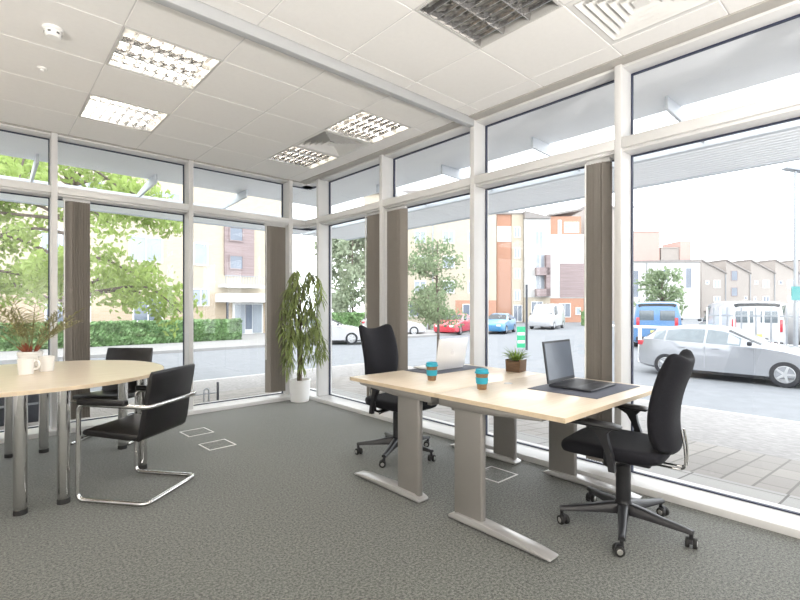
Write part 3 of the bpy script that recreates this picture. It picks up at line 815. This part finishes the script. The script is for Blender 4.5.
# ---- vegetation
def rnd_dir(rng):
    while True:
        v = Vector((rng.uniform(-1, 1), rng.uniform(-1, 1), rng.uniform(-1, 1)))
        if .05 < v.length < 1: return v.normalized()
def leafcloud(m, centers, n, size, rng, flat=.6):
    for k in range(n):
        c, rad = centers[rng.randrange(len(centers))]
        p = Vector(c)+rnd_dir(rng)*rad*rng.random()**.5
        a = rnd_dir(rng); a.z *= flat; a.normalize(); b = a.orthogonal().normalized()
        b = Matrix.Rotation(rng.uniform(0, 6.3), 3, a) @ b; s_ = size*rng.uniform(.6, 1.3)
        t = (b.cross(a)).normalized()
        m.add([p-b*s_, p+t*s_*.5+a*s_*.12, p+b*s_, p-t*s_*.5+a*s_*.12], [(0, 1, 2, 3)])

rng = random.Random(21)
tree = thing('street_tree', 'large bright green leafy tree outside the meeting-table windows', 'tree', (1.55, 13.4, -.72))
m = MB(); trunk = [(0, 0, 0), (.02, .03, 1.2), (-.03, .02, 2.4), (.02, 0, 3.6), (.05, .05, 5.2), (.0, 0, 6.6)]
m.tube(spline(trunk, 4), [.16-.10*i/20 for i in range(21)], 10); m.build('trunk', M['bark_pale'], tree)
cent = []
for k in range(26):
    z0 = rng.uniform(1.8, 5.2); a = rng.uniform(0, 2*PI); L_ = rng.uniform(1.7, 3.8)
    pth = spline([(0, 0, z0), (math.cos(a)*L_*.4, math.sin(a)*L_*.4, z0+rng.uniform(.1, .6)), (math.cos(a+.15)*L_*.75, math.sin(a+.15)*L_*.75, z0+rng.uniform(.0, .6)), (math.cos(a+.2)*L_, math.sin(a+.2)*L_, z0+rng.uniform(-.5, .4))], 4)
    MB().tube(pth, [.045-.038*i/len(pth) for i in range(len(pth))], 6).build('branch', M['bark_pale'], tree)
    for i in range(4, len(pth)): cent.append((pth[i], .48)); cent.append((pth[i]+Vector((rng.uniform(-.4, .4), rng.uniform(-.4, .4), rng.uniform(-.3, .35))), .30))
m = MB(); leafcloud(m, cent, 12500, .078, rng); m.build('crown', M['leaf_tree'], tree, smooth=0, recalc=False)

def tree2(name, label, loc, h, cr, nleaf, size, mt_, z0f, seed, trunk_r=.05, wx=1.0):
    rng = random.Random(seed); t = thing(name, label, 'tree', loc)
    MB().tube(spline([(0, 0, 0), (.02, .0, h*.35), (-.02, .02, h*.7), (0, 0, h*.95)], 5), [trunk_r-trunk_r*.8*i/15 for i in range(16)], 8).build('trunk', M['bark_pale'], t)
    cs = []
    for k in range(22):
        f = rng.random(); z = h*(z0f+(1-z0f)*f); a = rng.uniform(0, 2*PI); L_ = cr*(1-.75*abs(f-.35)**1.2)*rng.uniform(.5, 1)
        p1 = Vector((math.cos(a)*L_*wx, math.sin(a)*L_, min(z+.15*L_, h*.97)))
        MB().tube(spline([(0, 0, z-.25*L_), p1*.5+Vector((0, 0, z*.45)), p1], 3), [trunk_r*.3-trunk_r*.25*i/6 for i in range(7)], 5).build('branch', M['bark_pale'], t)
        cs += [(p1, cr*.32), (p1*.6+Vector((0, 0, z*.4)), cr*.34)]
    m = MB(); leafcloud(m, cs, nleaf, size, rng); m.build('crown', mt_, t, smooth=0, recalc=False)
    return t
tree2('young_tree', 'slim young tree standing at the kerb behind the silver laptop', (9.60, 9.05, -.68), 3.98, .98, 3400, .052, M['leaf_young'], .36, 7, .05)
tree2('small_tree', 'small round green tree behind the blue van', (33.5, 11.2, -.72), 4.1, 1.7, 1500, .16, M['leaf_young'], .35, 8, .08)
tree2('garden_tree', 'pale feathery tree seen through the window nearest the corner', (24.0, 32.8, -.72), 8.8, 3.5, 6500, .22, M['leaf_grey'], .12, 9, .1)
tree2('garden_tree', 'dark green tree behind the young kerbside tree, beside the parked cars', (27.6, 27.0, -.72), 3.4, 2.0, 1500, .15, M['leaf_young'], .1, 10, .1)

def hedge(label, x0, x1, y0, y1, z0, z1, n, seed, size=.10):
    rng = random.Random(seed); t = thing('hedge', label, 'hedge')
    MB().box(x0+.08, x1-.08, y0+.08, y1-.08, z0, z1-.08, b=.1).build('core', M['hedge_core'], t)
    m = MB()
    for k in range(n):
        if rng.random() < .72: p = Vector((rng.uniform(x0, x1), y0+rng.uniform(0, .12), rng.uniform(z0, z1)))
        elif rng.random() < .7: p = Vector((rng.uniform(x0, x1), rng.uniform(y0, y1), z1-rng.uniform(0, .1)))
        else: p = Vector((x1-rng.uniform(0, .1), rng.uniform(y0, y1), rng.uniform(z0, z1)))
        a = rnd_dir(rng); b = a.orthogonal().normalized(); c = a.cross(b); s_ = size*rng.uniform(.6, 1.2)
        m.add([p-b*s_, p+c*s_*.55, p+b*s_, p-c*s_*.55], [(0, 1, 2, 3)])
    m.build('foliage', M['leaf_hedge'], t, smooth=0, recalc=False)
hedge('long clipped green hedge across the road, in front of the cream building', -14, 10.7, 25.0, 26.0, -.62, .52, 11000, 4, .11)
hedge('short green hedge behind the parked white car', 17.4, 21.6, 27.2, 28.0, -.72, .75, 1400, 5, .12)
hedge('low green hedge behind the white van', 44.5, 48, 21.5, 22.5, -.72, .75, 500, 6, .16)

# ---- buildings
def bwin(b, x, z, w, h, y, glass='winglass', frame='white_paint', bars=1, depth=.06):
    f = MB(); t = .07
    f.box(x, x+w, y-depth, y+.02, z, z+t); f.box(x, x+w, y-depth, y+.02, z+h-t, z+h); f.box(x, x+t, y-depth, y+.02, z+t, z+h-t); f.box(x+w-t, x+w, y-depth, y+.02, z+t, z+h-t)
    for k in range(bars):
        xx = x+w*(k+1)/(bars+1); f.box(xx-t*.4, xx+t*.4, y-depth, y+.02, z+t, z+h-t)
    o = f.build('window', M[frame], b, smooth=0)
    MB().box(x+t*.5, x+w-t*.5, y-depth*.5, y-depth*.4, z+t*.5, z+h-t*.5).build('pane', M[glass], o, smooth=0)
    return o
# cream block across the road (facade y = 30)
b = thing('apartment_building', 'cream brick building with a porch across the road, behind the long hedge', 'building', (0, 30, -.6))
MB().box(-34, 16.5, 0, 10, 0, 11).build('wall', M['cream'], b, smooth=0)
MB().box(-34, 16.5, -.03, 0, 0, 2.7).build('lower_wall', M['buff'], b, smooth=0)
MB().box(11.67, 13.67, -.12, .02, 3.85, 7.3).build('cladding_panel', M['cladding'], b, smooth=0)
for z in (4.25, 6.1): bwin(b, 11.95, z, .95, .95, -.13, 'winglass', 'cladding', 0)
m = MB(); m.box(11.3, 14.1, -1.1, 0, 3.05, 3.2); m.build('balcony', M['white_paint'], b, smooth=0)
m = MB(); m.box(11.3, 14.1, -1.12, -1.08, 3.75, 3.80)
for k in range(16): m.box(11.32+k*.18, 11.36+k*.18, -1.11, -1.09, 3.2, 3.76)
m.build('balcony_rail', M['greymetal'], b, smooth=0)
MB().box(11.1, 14.8, -1.5, 0, 2.1, 2.65).build('porch_roof', M['white_paint'], b, smooth=0)
MB().box(11.3, 11.42, -1.4, -1.28, 0, 2.1).build('porch_post', M['darkmetal'], b, smooth=0)
MB().box(14.5, 14.62, -1.4, -1.28, 0, 2.1).build('porch_post', M['white_paint'], b, smooth=0)
o = MB().box(12.2, 14.3, -.14, .02, 0, 2.05).build('door_frame', M['white_paint'], b, smooth=0)
MB().box(12.35, 13.0, -.17, -.13, .05, 1.95).build('door', M['winpale'], o, smooth=0); MB().box(13.05, 13.5, -.17, -.13, .3, 1.95).build('side_light', M['winglass'], o, smooth=0); MB().box(13.55, 14.2, -.17, -.13, .05, 1.95).build('door', M['winpale'], o, smooth=0)
bwin(b, 9.65, 1.85, 1.05, 1.1, -.04, 'winpale'); bwin(b, 9.75, 4.4, .9, 1.4, -.01, 'winpale', 'white_paint', 0)
bwin(b, 6.4, .95, 1.6, 1.45, -.04, 'winglass'); bwin(b, 2.4, .95, 2.0, 1.45, -.04, 'winglass'); bwin(b, -3, .95, 2.3, 1.5, -.04, 'winglass')
for x in (6.2, 2.2, -3): bwin(b, x, 4.4, 1.8, 1.5, -.01, 'winpale')
for x in (3.4, 7.4, -1): bwin(b, x, 7.3, 1.6, 1.4, -.01, 'winpale')
MB().box(-34, 16.8, -.3, 10.2, 11, 11.4).build('roof', M['roofing'], b, smooth=0)

# buildings on a skewed frontage: local x runs left->right as seen from the room, local y away
VA = math.atan2(-.6698, .7429)
def block(name, label, px, d, cat='building', group=None):
    r = (px-400)/464*d
    return thing(name, label, cat, (.7429*r+.6694*d, -.6698*r+.7426*d, -.72), VA, group)
def W(px, d): return px/464*d           # width of so many picture pixels at distance d
# pale cream flats beyond the young tree
D = 52
b = block('apartment_building', 'pale cream block of flats behind the young kerbside tree', 400, D)
MB().box(-4, 10.8, 0, 9, 0, 14.5).build('wall', M['cream'], b, smooth=0)
MB().box(6.2, 10.8, -.03, 0, 0, 2.6).build('lower_wall', M['orange'], b, smooth=0)
for x in (-1.4, 1.6, 4.8, 7.6):
    for z in (3.4, 6.2, 9.0, 11.8): bwin(b, x, z, 1.3, 1.4, -.02, 'winpale')
for x in (1.0, 7.0): bwin(b, x, .8, 1.6, 1.4, -.05, 'winglass')
MB().box(3.6, 3.75, -.1, 0, 0, 14.5).build('downpipe', M['greymetal'], b, smooth=0)
MB().box(-4.2, 10.9, -.3, 9.2, 14.5, 14.9).build('roof', M['roofing'], b, smooth=0)
# orange brick flats
D = 56
b = block('apartment_building', 'orange brick block of flats behind the blue car', 497, D)
MB().box(0, 3.12, 0, 9, 0, 13.0).build('wall', M['orange'], b, smooth=0)
MB().box(-.02, 1.8, -.05, 0, 9.7, 11.6).build('white_band', M['render'], b, smooth=0)
MB().box(1.75, 3.12, -.14, .0, .0, 13.0).build('bay_wall', M['cream'], b, smooth=0)
for z in (2.6, 5.2, 7.7, 10.2): bwin(b, 2.0, z, .75, 1.3, -.15, 'winpale')
bwin(b, 1.9, .1, 1.1, 2.0, -.15, 'winglass')
MB().box(-.1, 3.12, -.2, 9, 13.0, 13.25).build('roof', M['roofing'], b, smooth=0)
b = block('apartment_building', 'white rendered block of flats with brown balconies behind the white van', 523, D)
MB().box(.02, 3.1, -.6, 8, 3.0, 12.4).build('wall', M['render'], b, smooth=0)
MB().box(.02, 3.1, -.55, 8, 0, 3.0).build('lower_wall', M['cream'], b, smooth=0)
bwin(b, 1.25, 8.7, 1.0, 2.2, -.62, 'winpale')
bwin(b, 1.3, 3.4, 1.1, 2.3, -.62, 'winpale'); bwin(b, 1.3, 5.9, 1.1, 2.3, -.62, 'winpale'); bwin(b, .8, .3, 1.4, 2.2, -.57, 'winglass')
for z in (3.1, 5.6): MB().box(1.2, 2.8, -1.5, -.72, z, z+.9).build('balcony', M['cladding'], b, smooth=0)
MB().box(2.35, 2.85, -1.5, -.72, 3.1, 8.0).build('balcony_screen', M['cladding'], b, smooth=0)
MB().prism([(.0, 12.4), (3.1, 12.4), (3.1, 12.55), (.0, 13.3)], -.9, 8, 'y').build('roof', M['roofing'], b, smooth=0)
b = block('apartment_building', 'white block of flats with a brick top floor and orange ground floor', 549, D)
MB().box(.02, 4.2, 0, 9, 2.9, 10.6).build('wall', M['render'], b, smooth=0)
MB().box(.02, 4.2, .05, 9, 0, 2.9).build('lower_wall', M['orange'], b, smooth=0)
MB().box(.1, 4.1, .6, 8, 10.6, 12.9).build('upper_wall', M['orange'], b, smooth=0)
MB().box(1.3, 4.21, -.06, 0, 3.0, 7.1).build('cladding_panel', M['cladding'], b, smooth=0)
bwin(b, 1.25, 10.75, .4, 1.7, .57, 'winpale', 'white_paint', 0); bwin(b, 2.0, 10.9, 1.8, 1.3, .57, 'winpale')
bwin(b, 1.2, .6, 1.4, 1.7, .02, 'winglass'); bwin(b, 3.2, .9, .6, .9, .02, 'winpale', 'white_paint', 0)
MB().prism([(.0, 12.9), (4.2, 13.6), (4.2, 13.85), (.0, 13.15)], .2, 9, 'y').build('roof', M['roofing'], b, smooth=0)
b = block('apartment_building', 'pale grey render building half hidden by the dark grey blind', 584, D+6)
MB().box(0, 6.5, 0, 9, 0, 15).build('wall', M['greywash'], b, smooth=0)
for z in (1, 4.2, 7.4, 10.6): bwin(b, .5, z, 1.2, 1.5, -.01, 'winpale')
MB().box(-.1, 6.6, -.2, 9, 15, 15.3).build('roof', M['roofing'], b, smooth=0)
# white house and pink block
D = 72
b = block('house', 'white rendered house with tall dark windows beside the sawtooth-roofed terrace', 620, D)
MB().box(0, 12.4, 0, 9, 0, 8.75).build('wall', M['render'], b, smooth=0)
for x, z, w, h in ((1.9, 3.3, 1.0, 4.2), (6.6, 5.9, 1.0, 1.7), (10.1, 4.7, 1.0, 3.2)): bwin(b, x, z, w, h, -.01, 'winglass', 'white_paint', 0)
MB().box(4.1, 4.2, -.1, 0, 0, 8.6).build('downpipe', M['greymetal'], b, smooth=0)
MB().prism([(-.1, 8.75), (12.5, 8.75), (12.5, 9.2), (-.1, 8.9)], -.2, 9, 'y').build('roof', M['roofing'], b, smooth=0)
b = block('apartment_building', 'tall plain pink block rising behind the white house', 612, 92)
MB().box(0, 9.4, 0, 9, 0, 16.6).build('wall', M['pinkbrick'], b, smooth=0)
MB().box(-.1, 9.5, -.1, 9, 16.6, 16.8).build('roof', M['greywash'], b, smooth=0)
b = block('apartment_building', 'small pink and cream block on the skyline behind the white house', 661, 92)
MB().box(0, 4.0, 0, 6, 0, 13.4).build('wall', M['greywash'], b, smooth=0)
MB().box(3.6, 5.7, -.3, 6, 0, 14.8).build('stair_tower', M['pinkbrick'], b, smooth=0)
MB().box(-.1, 4.0, -.1, 6, 13.4, 13.6).build('roof', M['greywash'], b, smooth=0)
# sawtooth terrace
D = 78; hw = W(24.5, D)
desc = ['house with a blank gable at the white-house end of the sawtooth terrace', 'sawtooth terrace house with two tall dark stacked windows', 'sawtooth terrace house with a pair of tiny dark windows', 'sawtooth terrace house beside the tall lamp post', 'last pale sawtooth terrace house, past the lamp post']
for k in range(5):
    b = block('terraced_house', desc[k], 701.5+24.5*k, D, 'house', 'sawtooth-roofed terrace')
    MB().prism([(0, 0), (hw-.01, 0), (hw-.01, 7.4), (0, 9.6)], 0, 9, 'y').build('wall', M['greywash'], b, smooth=0)
    MB().prism([(-.1, 9.62), (hw, 7.36), (hw, 7.56), (-.1, 9.85)], -.25, 9.2, 'y').build('roof', M['roofing'], b, smooth=0)
    MB().tube([(hw-.15, -.1, 0), (hw-.15, -.1, 7.3)], .07, 6).build('downpipe', M['greymetal'], b)
    if k == 1: bwin(b, .8, 6.2, 1.1, 1.7, -.01, 'winglass', 'cladding', 0); bwin(b, .8, 3.6, 1.1, 1.5, -.01, 'winglass', 'cladding', 0); bwin(b, 3.0, 3.0, .5, .6, -.01, 'winglass', 'white_paint', 0)
    else:
        bwin(b, 2.0, 5.0, 1.1, 1.3, -.01, 'winpale'); bwin(b, .6, 5.6, .6, .6, -.01, 'winglass' if k == 3 else 'winpale', 'white_paint', 0)
        bwin(b, 2.0, 2.7, 1.1, .9, -.01, 'winglass' if k == 2 else 'winpale'); 
        if k == 2: bwin(b, .5, 2.8, .4, .7, -.01, 'winglass', 'white_paint', 0)
    MB().box(.4, 2.0, -.5, 0, .9, 1.15).build('door_hood', M['roofing'], b, smooth=0); MB().box(.7, 1.6, -.04, 0, 0, .9).build('door', M['darkmetal'], b, smooth=0)

# ---- vehicles (local +y = front)
def ring(st):
    y, zl, zb, zr, wl, wb, wr = st
    h = [(wl*.86, zl), (wl, zl+.07), (max(wl, wb), zl+(zb-zl)*.55), (wb, zb), (wr, zr-min(.05, (zr-zb)*.4)), (wr*.82, zr), (0, zr+.012)]
    return [(x, y, z) for x, z in h] + [(-x, y, z) for x, z in reversed(h[:-1])]
def lerp(a, b, t): return a+(b-a)*t
def facet(m, q, mu0, mu1, mv0, mv1, off):
    a, b, c, d = [Vector(p) for p in q]      # a->b along u (length), a->d along v (up)
    P = lambda u, v: lerp(lerp(a, b, u), lerp(d, c, u), v)
    p = [P(mu0, mv0), P(1-mu1, mv0), P(1-mu1, 1-mv1), P(mu0, 1-mv1)]
    n = (p[1]-p[0]).cross(p[3]-p[0]).normalized()*off
    m.quad(*[x+n for x in p])
def wheel(parent, c, rad, wd, side, detail=True):
    T = Matrix.Translation(c) @ Matrix.Rotation(PI/2*side, 4, 'Y')
    w = MB().lathe([(rad*.66, -wd/2), (rad*.95, -wd/2), (rad, -wd*.35), (rad, wd*.35), (rad*.95, wd/2), (rad*.66, wd/2), (rad*.66, -wd/2)], 28, T=T, caps=False).build('wheel', M['tyre'], parent)
    m = MB(); m.lathe([(rad*.68, wd*.46), (rad*.62, wd*.50), (rad*.62, wd*.1), (0, wd*.08)], 28, T=T, caps=False)
    for k in range(5):
        a = 2*PI*k/5
        m.prism([(-rad*.10, 0), (rad*.10, 0), (rad*.07, rad*.64), (-rad*.07, rad*.64)], wd*.30, wd*.46, 'y', T=T @ Matrix.Rotation(a, 4, 'Z') @ Matrix(((1,0,0,0),(0,0,1,0),(0,-1,0,0),(0,0,0,1))) @ Matrix.Scale(-1, 4, (0, 1, 0)))
    m.lathe([(rad*.14, wd*.2), (rad*.14, wd*.48), (0, wd*.49)], 12, T=T)
    m.build('rim', M['alloy'], w, smooth=30)
def vehicle(name, label, cat, loc, rz, stn, paint, axles, rad, sides, wind, rear, half_track, lamps=True, group=None, plate=None, extras=True):
    r = thing(name, label, cat, loc, rz, group)
    body = MB().loft([ring(s) for s in stn]).build('body', paint, r, smooth=32)
    cut = MB()
    for ay in axles:
        for sx in (-1, 1):
            T = Matrix.Translation((sx*(half_track+.02), ay, rad)) @ Matrix.Rotation(PI/2, 4, 'Y')
            cut.lathe([(rad*1.13, -.22), (rad*1.13, .22)], 28, T=T)
    co = cut.build('cutter', M['tyre'], None, smooth=0)
    md = body.modifiers.new('arch', 'BOOLEAN'); md.object = co; md.operation = 'DIFFERENCE'; md.solver = 'EXACT'
    dg = bpy.context.evaluated_depsgraph_get()
    me = bpy.data.meshes.new_from_object(body.evaluated_get(dg)); body.modifiers.clear(); body.data = me
    bpy.data.objects.remove(co)
    if len(me.materials) < 2: me.materials.append(M['tyre'])
    R_ = [ring(s) for s in stn]
    for i0, i1 in sides:
        for sx, (lo, hi) in ((1, (3, 4)), (-1, (9, 8))):
            m = MB()
            for i in range(i0, i1):
                q = [R_[i][lo], R_[i+1][lo], R_[i+1][hi], R_[i][hi]]
                if sx > 0: q = [q[1], q[0], q[3], q[2]]
                first_, last_ = i == i0, i == i1-1
                u0, u1 = (.06 if first_ else 0), (.06 if last_ else 0)
                if sx > 0: u0, u1 = u1, u0
                facet(m, q, u0, u1, .06, .10, .008)
            m.build('side_window', M['car_glass'], r, smooth=0, recalc=False)
    for nm, (i, j) in (('windscreen', wind), ('rear_window', rear)):
        m = MB()
        for a in ((4, 5), (5, 6), (6, 7), (7, 8)):
            q = [R_[i][a[0]], R_[i][a[1]], R_[j][a[1]], R_[j][a[0]]]
            facet(m, q, .04 if a[0] == 4 else 0, .04 if a[1] == 8 else 0, .08, .08, .008)
        # outward check
        m2 = MB()
        c = Vector((0, (stn[i][0]+stn[j][0])/2, .6))
        for f in m.f:
            v = [m.v[x] for x in f]; n = (v[1]-v[0]).cross(v[3]-v[0]); 
            if n.dot(sum(v, Vector())/4-c) < 0:
                nn = n.normalized()*.016; v = [x-nn for x in v]
            m2.quad(*v)
        m2.build(nm, M['car_screen'], r, smooth=0, recalc=False)
    for ay in axles:
        for sx in (-1, 1): wheel(r, (sx*(half_track-.09), ay, rad), rad, .2, sx)
    f, b = stn[0], stn[-1]
    yb = b[0]
    if lamps:
        for sx in (-1, 1):
            x = sx*(b[5]*.86); zt = b[2] if cat == 'car' else 1.15
            if cat == 'car': MB().box(sx*.73-.10, sx*.73+.10, yb+.03, yb+.22, .84, .98, b=.02).build('tail_light', M['red_lamp'], r)
            else: MB().box(x-.07, x+.07, yb-.03, yb+.05, .95, 1.45, b=.02).build('tail_light', M['red_lamp'], r)
            xf = sx*(f[5]*.85); MB().box(xf-.15, xf+.15, f[0]-.25, f[0]+.015, f[2]-.03, f[2]+.10, b=.03).build('head_light', M['head_lamp'], r)
    if extras:
        for sx in (-1, 1):
            yv = stn[wind[0]][0]-.25; zv = stn[wind[0]][2]+.06
            x = sx*(stn[wind[0]][5]+.09); MB().box(x-.08, x+.08, yv-.05, yv+.05, zv, zv+.11, b=.03).build('mirror', M['lap_black'], r)
            MB().box(sx*stn[4][5]*.99-.012, sx*stn[4][5]*.99+.012, axles[1]+rad*1.2, axles[0]-rad*1.2, .17, .25).build('sill_trim', M['plastic'], r, smooth=0)
        for yy in ((.70, -.40) if cat == 'car' else ()):
            for sx in (-1, 1): MB().box(sx*.8885-.003, sx*.8885+.003, yy-.004, yy+.004, .30, .90).build('door_gap', M['greymetal'], r, smooth=0)
        for yy in ((-.15, -.95) if cat == 'car' else ()):
            for sx in (-1, 1): MB().box(sx*.885-.012, sx*.885+.012, yy-.09, yy+.09, .835, .86, b=.004).build('door_handle', paint, r)
    MB().box(-.26, .26, yb-.035, yb+.06, .60 if cat == 'car' else .75, .71 if cat == 'car' else .86).build('number_plate', M['plate_y'], r, smooth=0)
    return r
HB = [(2.16,.36,.58,.62,.62,.60,.50), (2.10,.22,.64,.70,.76,.74,.62), (1.90,.19,.72,.79,.86,.84,.70), (1.30,.17,.86,.92,.89,.87,.72), (.86,.17,.92,.985,.89,.875,.74),
      (.42,.17,.935,1.20,.89,.875,.68), (.02,.17,.945,1.385,.89,.875,.61), (-.40,.17,.96,1.435,.89,.875,.60), (-.95,.17,.98,1.425,.89,.875,.59), (-1.40,.18,1.0,1.375,.89,.87,.575),
      (-1.72,.20,1.03,1.30,.88,.85,.56), (-1.98,.24,1.03,1.08,.85,.82,.68), (-2.10,.28,.93,.97,.80,.77,.66), (-2.16,.36,.66,.70,.70,.68,.58)]
def hatch(label, loc, rz, paint, name='parked_car'):
    return vehicle(name, label, 'car', loc, rz, HB, paint, (1.29, -1.34), .318, ((5, 7), (7, 9), (9, 10)), (4, 6), (10, 11), .89, group='cars parked outside')
hatch('silver hatchback parked at the roadside beyond the chair that faces the black laptop', (15.35, 3.40, -.72), PI, M['car_silver'])
hatch('white car glimpsed behind the tall potted plant and far office chair', (13.5, 20.7, -.72), R(-127), M['car_white'])
hatch('white car whose end shows beside the young kerbside tree', (20.6, 23.6, -.72), R(-122), M['car_white'])
hatch('red car parked behind the young kerbside tree', (25.1, 22.0, -.72), R(112), M['car_red'])
hatch('bright blue car parked beside the white van', (28.4, 20.6, -.72), R(112), M['car_blue'])
VN = [(2.55,.40,.75,.80,.80,.78,.62), (2.48,.28,.95,1.0,.94,.90,.74), (2.15,.24,1.10,1.16,.98,.95,.80), (1.75,.22,1.18,1.26,.99,.96,.84), (1.35,.22,1.20,1.75,.99,.96,.80), (1.0,.22,1.22,2.08,.99,.97,.80),
      (.3,.22,1.22,2.16,.99,.98,.84), (-1.0,.22,1.22,2.18,.99,.98,.85), (-2.35,.24,1.22,2.16,.99,.98,.85), (-2.48,.28,1.20,2.10,.97,.95,.80), (-2.52,.34,1.15,1.95,.95,.90,.72)]
def van(label, loc, rz, paint, win=((4, 6),)):
    o = vehicle('van', label, 'van', loc, rz, VN, paint, (1.62, -1.55), .34, win, (3, 5), (9, 10), .99, group='vans parked outside')
    for sx in (-1, 1):
        MB().box(sx*.42-.30, sx*.42+.30, -2.545, -2.50, 1.32, 1.78, b=.02).build('rear_door_window', M['car_glass'], o)
    MB().box(-.85, .85, -2.60, -2.44, .34, .56, b=.04).build('bumper', M['plastic'], o)
    return o
van('white panel van parked in front of the white and brick flats', (36.9, 21.6, -.72), R(106), M['car_white'])
van('dark blue van seen end-on beyond the silver hatchback', (25.4, 8.7, -.72), R(-72), M['van_blue'])
for k, s_ in enumerate(('white van behind the fence, next to the blue van', 'white van behind the fence, above the silver hatchback bonnet', 'white van behind the fence, nearest the lamp post')):
    van(s_, (25.2+1.1*k*.9, 5.4-2.55*k, -.72), R(-62), M['car_white'])

# ---- street furniture
fn = thing('railing_fence', 'white vertical bar fence in front of the parked white vans', 'fence', (0, 0, 0))
xf = 19.2
for z in (-.45, .0, .93): MB().box(xf-.02, xf+.02, -9, 5.0, z-.03, z+.03).build('rail', M['white_paint'] if z < .5 else M['greymetal'], fn, smooth=0)
for k in range(70):
    y = 4.95-k*.2
    MB().box(xf-.022, xf+.022, y-.022, y+.022, -.72, 1.22, b=.006, seg=1).build('bar', M['greymetal'] if k % 2 else M['white_paint'], fn, smooth=0)
br_ = thing('barrier_rail', 'white tubular barrier rail between the silver hatchback and the blue van', 'barrier', (0, 0, 0))
MB().tube([(17.4, 8.2, .52), (17.4, 5.0, .52)], .05, 10).build('top_rail', M['white_paint'], br_)
for y in (8.2, 6.55, 5.0): MB().tube([(17.4, y, -.72), (17.4, y, .52)], .06, 10).build('post', M['white_paint'], br_)
lp = thing('street_lamp', 'tall slim lamp post with a teal sign beside the fence', 'street lamp', (17.6, 2.32, -.72))
MB().tube([(0, 0, 0), (0, 0, 1.2), (0, 0, 5.9)], [.07, .055, .045], 12).build('post', M['greymetal'], lp)
MB().prism([(-.25, 5.86), (.35, 5.96), (.35, 6.02), (-.1, 6.06), (-.28, 5.95)], -.12, .12, 'y', b=.02, T=Matrix.Rotation(VA+PI, 4, 'Z')).build('lamp_head', M['greymetal'], lp)
sg = MB().box(-.18, .18, -.09, -.06, 2.15, 2.55, T=Matrix.Rotation(VA, 4, 'Z')).build('sign', M['teal_sign'], lp, smooth=0)
sp_ = thing('sign_post', 'dark slim post with a green and white sign, behind the desk plant', 'sign', (18.3, 11.75, -.72))
MB().tube([(0, 0, 0), (0, 0, 2.95)], .05, 10).build('post', M['darkmetal'], sp_)
TS = Matrix.Rotation(VA, 4, 'Z')
sb = MB().box(-.44, -.07, -.03, .0, .10, 1.05, T=TS).build('sign_panel', M['green_sign'], sp_, smooth=0)
for z in (.30, .66): MB().box(-.42, -.09, -.036, -.03, z, z+.13, T=TS).build('white_stripe', M['white_paint'], sb, smooth=0)
bk = thing('bicycle_stand', 'low metal bicycle stand on the pavement outside the meeting-table windows', 'bicycle stand', (2.40, 6.98, -.14))
MB().box(.208, .236, -.014, .014, 0, .27, b=.004).build('post', M['darkmetal'], bk)
MB().tube(fillet([(.02, 0, 0), (.02, 0, .19), (.09, 0, .19), (.09, 0, 0)], .035), .010, 8).build('hoop', M['greymetal'], bk)
MB().tube([(-.75, 0, .115), (.20, 0, .115)], .008, 8).build('cross_rail', M['greymetal'], bk)
pl = thing('planter_box', 'dark slate planter box outside the window behind the meeting-table legs', 'planter', (-.05, 7.35, -.18))
MB().box(-1.6, .62, 0, .55, 0, .44, b=.01).build('body', M['darkmetal'], pl)
MB().box(-1.62, .64, -.02, .57, .22, .245, b=.003).build('trim_band', M['greymetal'], pl)
MB().box(-1.55, .57, .05, .50, .43, .45).build('soil', M['soil'], pl, smooth=0)

# ================================================================== LIGHT, CAMERA
w = bpy.data.worlds.new('World'); SC.world = w; w.use_nodes = True
bg = w.node_tree.nodes['Background']; bg.inputs[0].default_value = (.93, .97, 1.0, 1); bg.inputs[1].default_value = 3.2
cam = bpy.data.cameras.new('Camera'); co = bpy.data.objects.new('Camera', cam); COL.objects.link(co)
co.location = (0, 0, 1.27); co.rotation_euler = (PI/2, 0, -math.atan2(.6694, .7426))
cam.sensor_width = 36; cam.lens = 464*36/800; cam.shift_y = 5.8/800; cam.clip_start = .05; cam.clip_end = 500
SC.camera = co
for p, e in (((1.6, -2.0, .9), 330), ((-.9, -2.0, .9), 330), ((-2.3, 1.2, .9), 180)):     # bare fill spots added behind the camera to brighten the ceiling
    l = bpy.data.lights.new('added_fill_spot', 'SPOT'); l.energy = e; l.shadow_soft_size = .2; l.color = (1, .965, .925)
    l.spot_size = R(165); l.spot_blend = .35
    lo = bpy.data.objects.new('added_fill_spot', l); COL.objects.link(lo); lo.location = p; lo.rotation_euler = (PI, 0, 0)
SC.view_settings.view_transform = 'Standard'; SC.view_settings.look = 'None'; SC.view_settings.gamma = 1; SC.view_settings.use_curve_mapping = False
SC.view_settings.exposure = 0.36
SC.cycles.transparent_max_bounces = 24; SC.cycles.max_bounces = 10; SC.cycles.diffuse_bounces = 6
SC.cycles.caustics_reflective = False
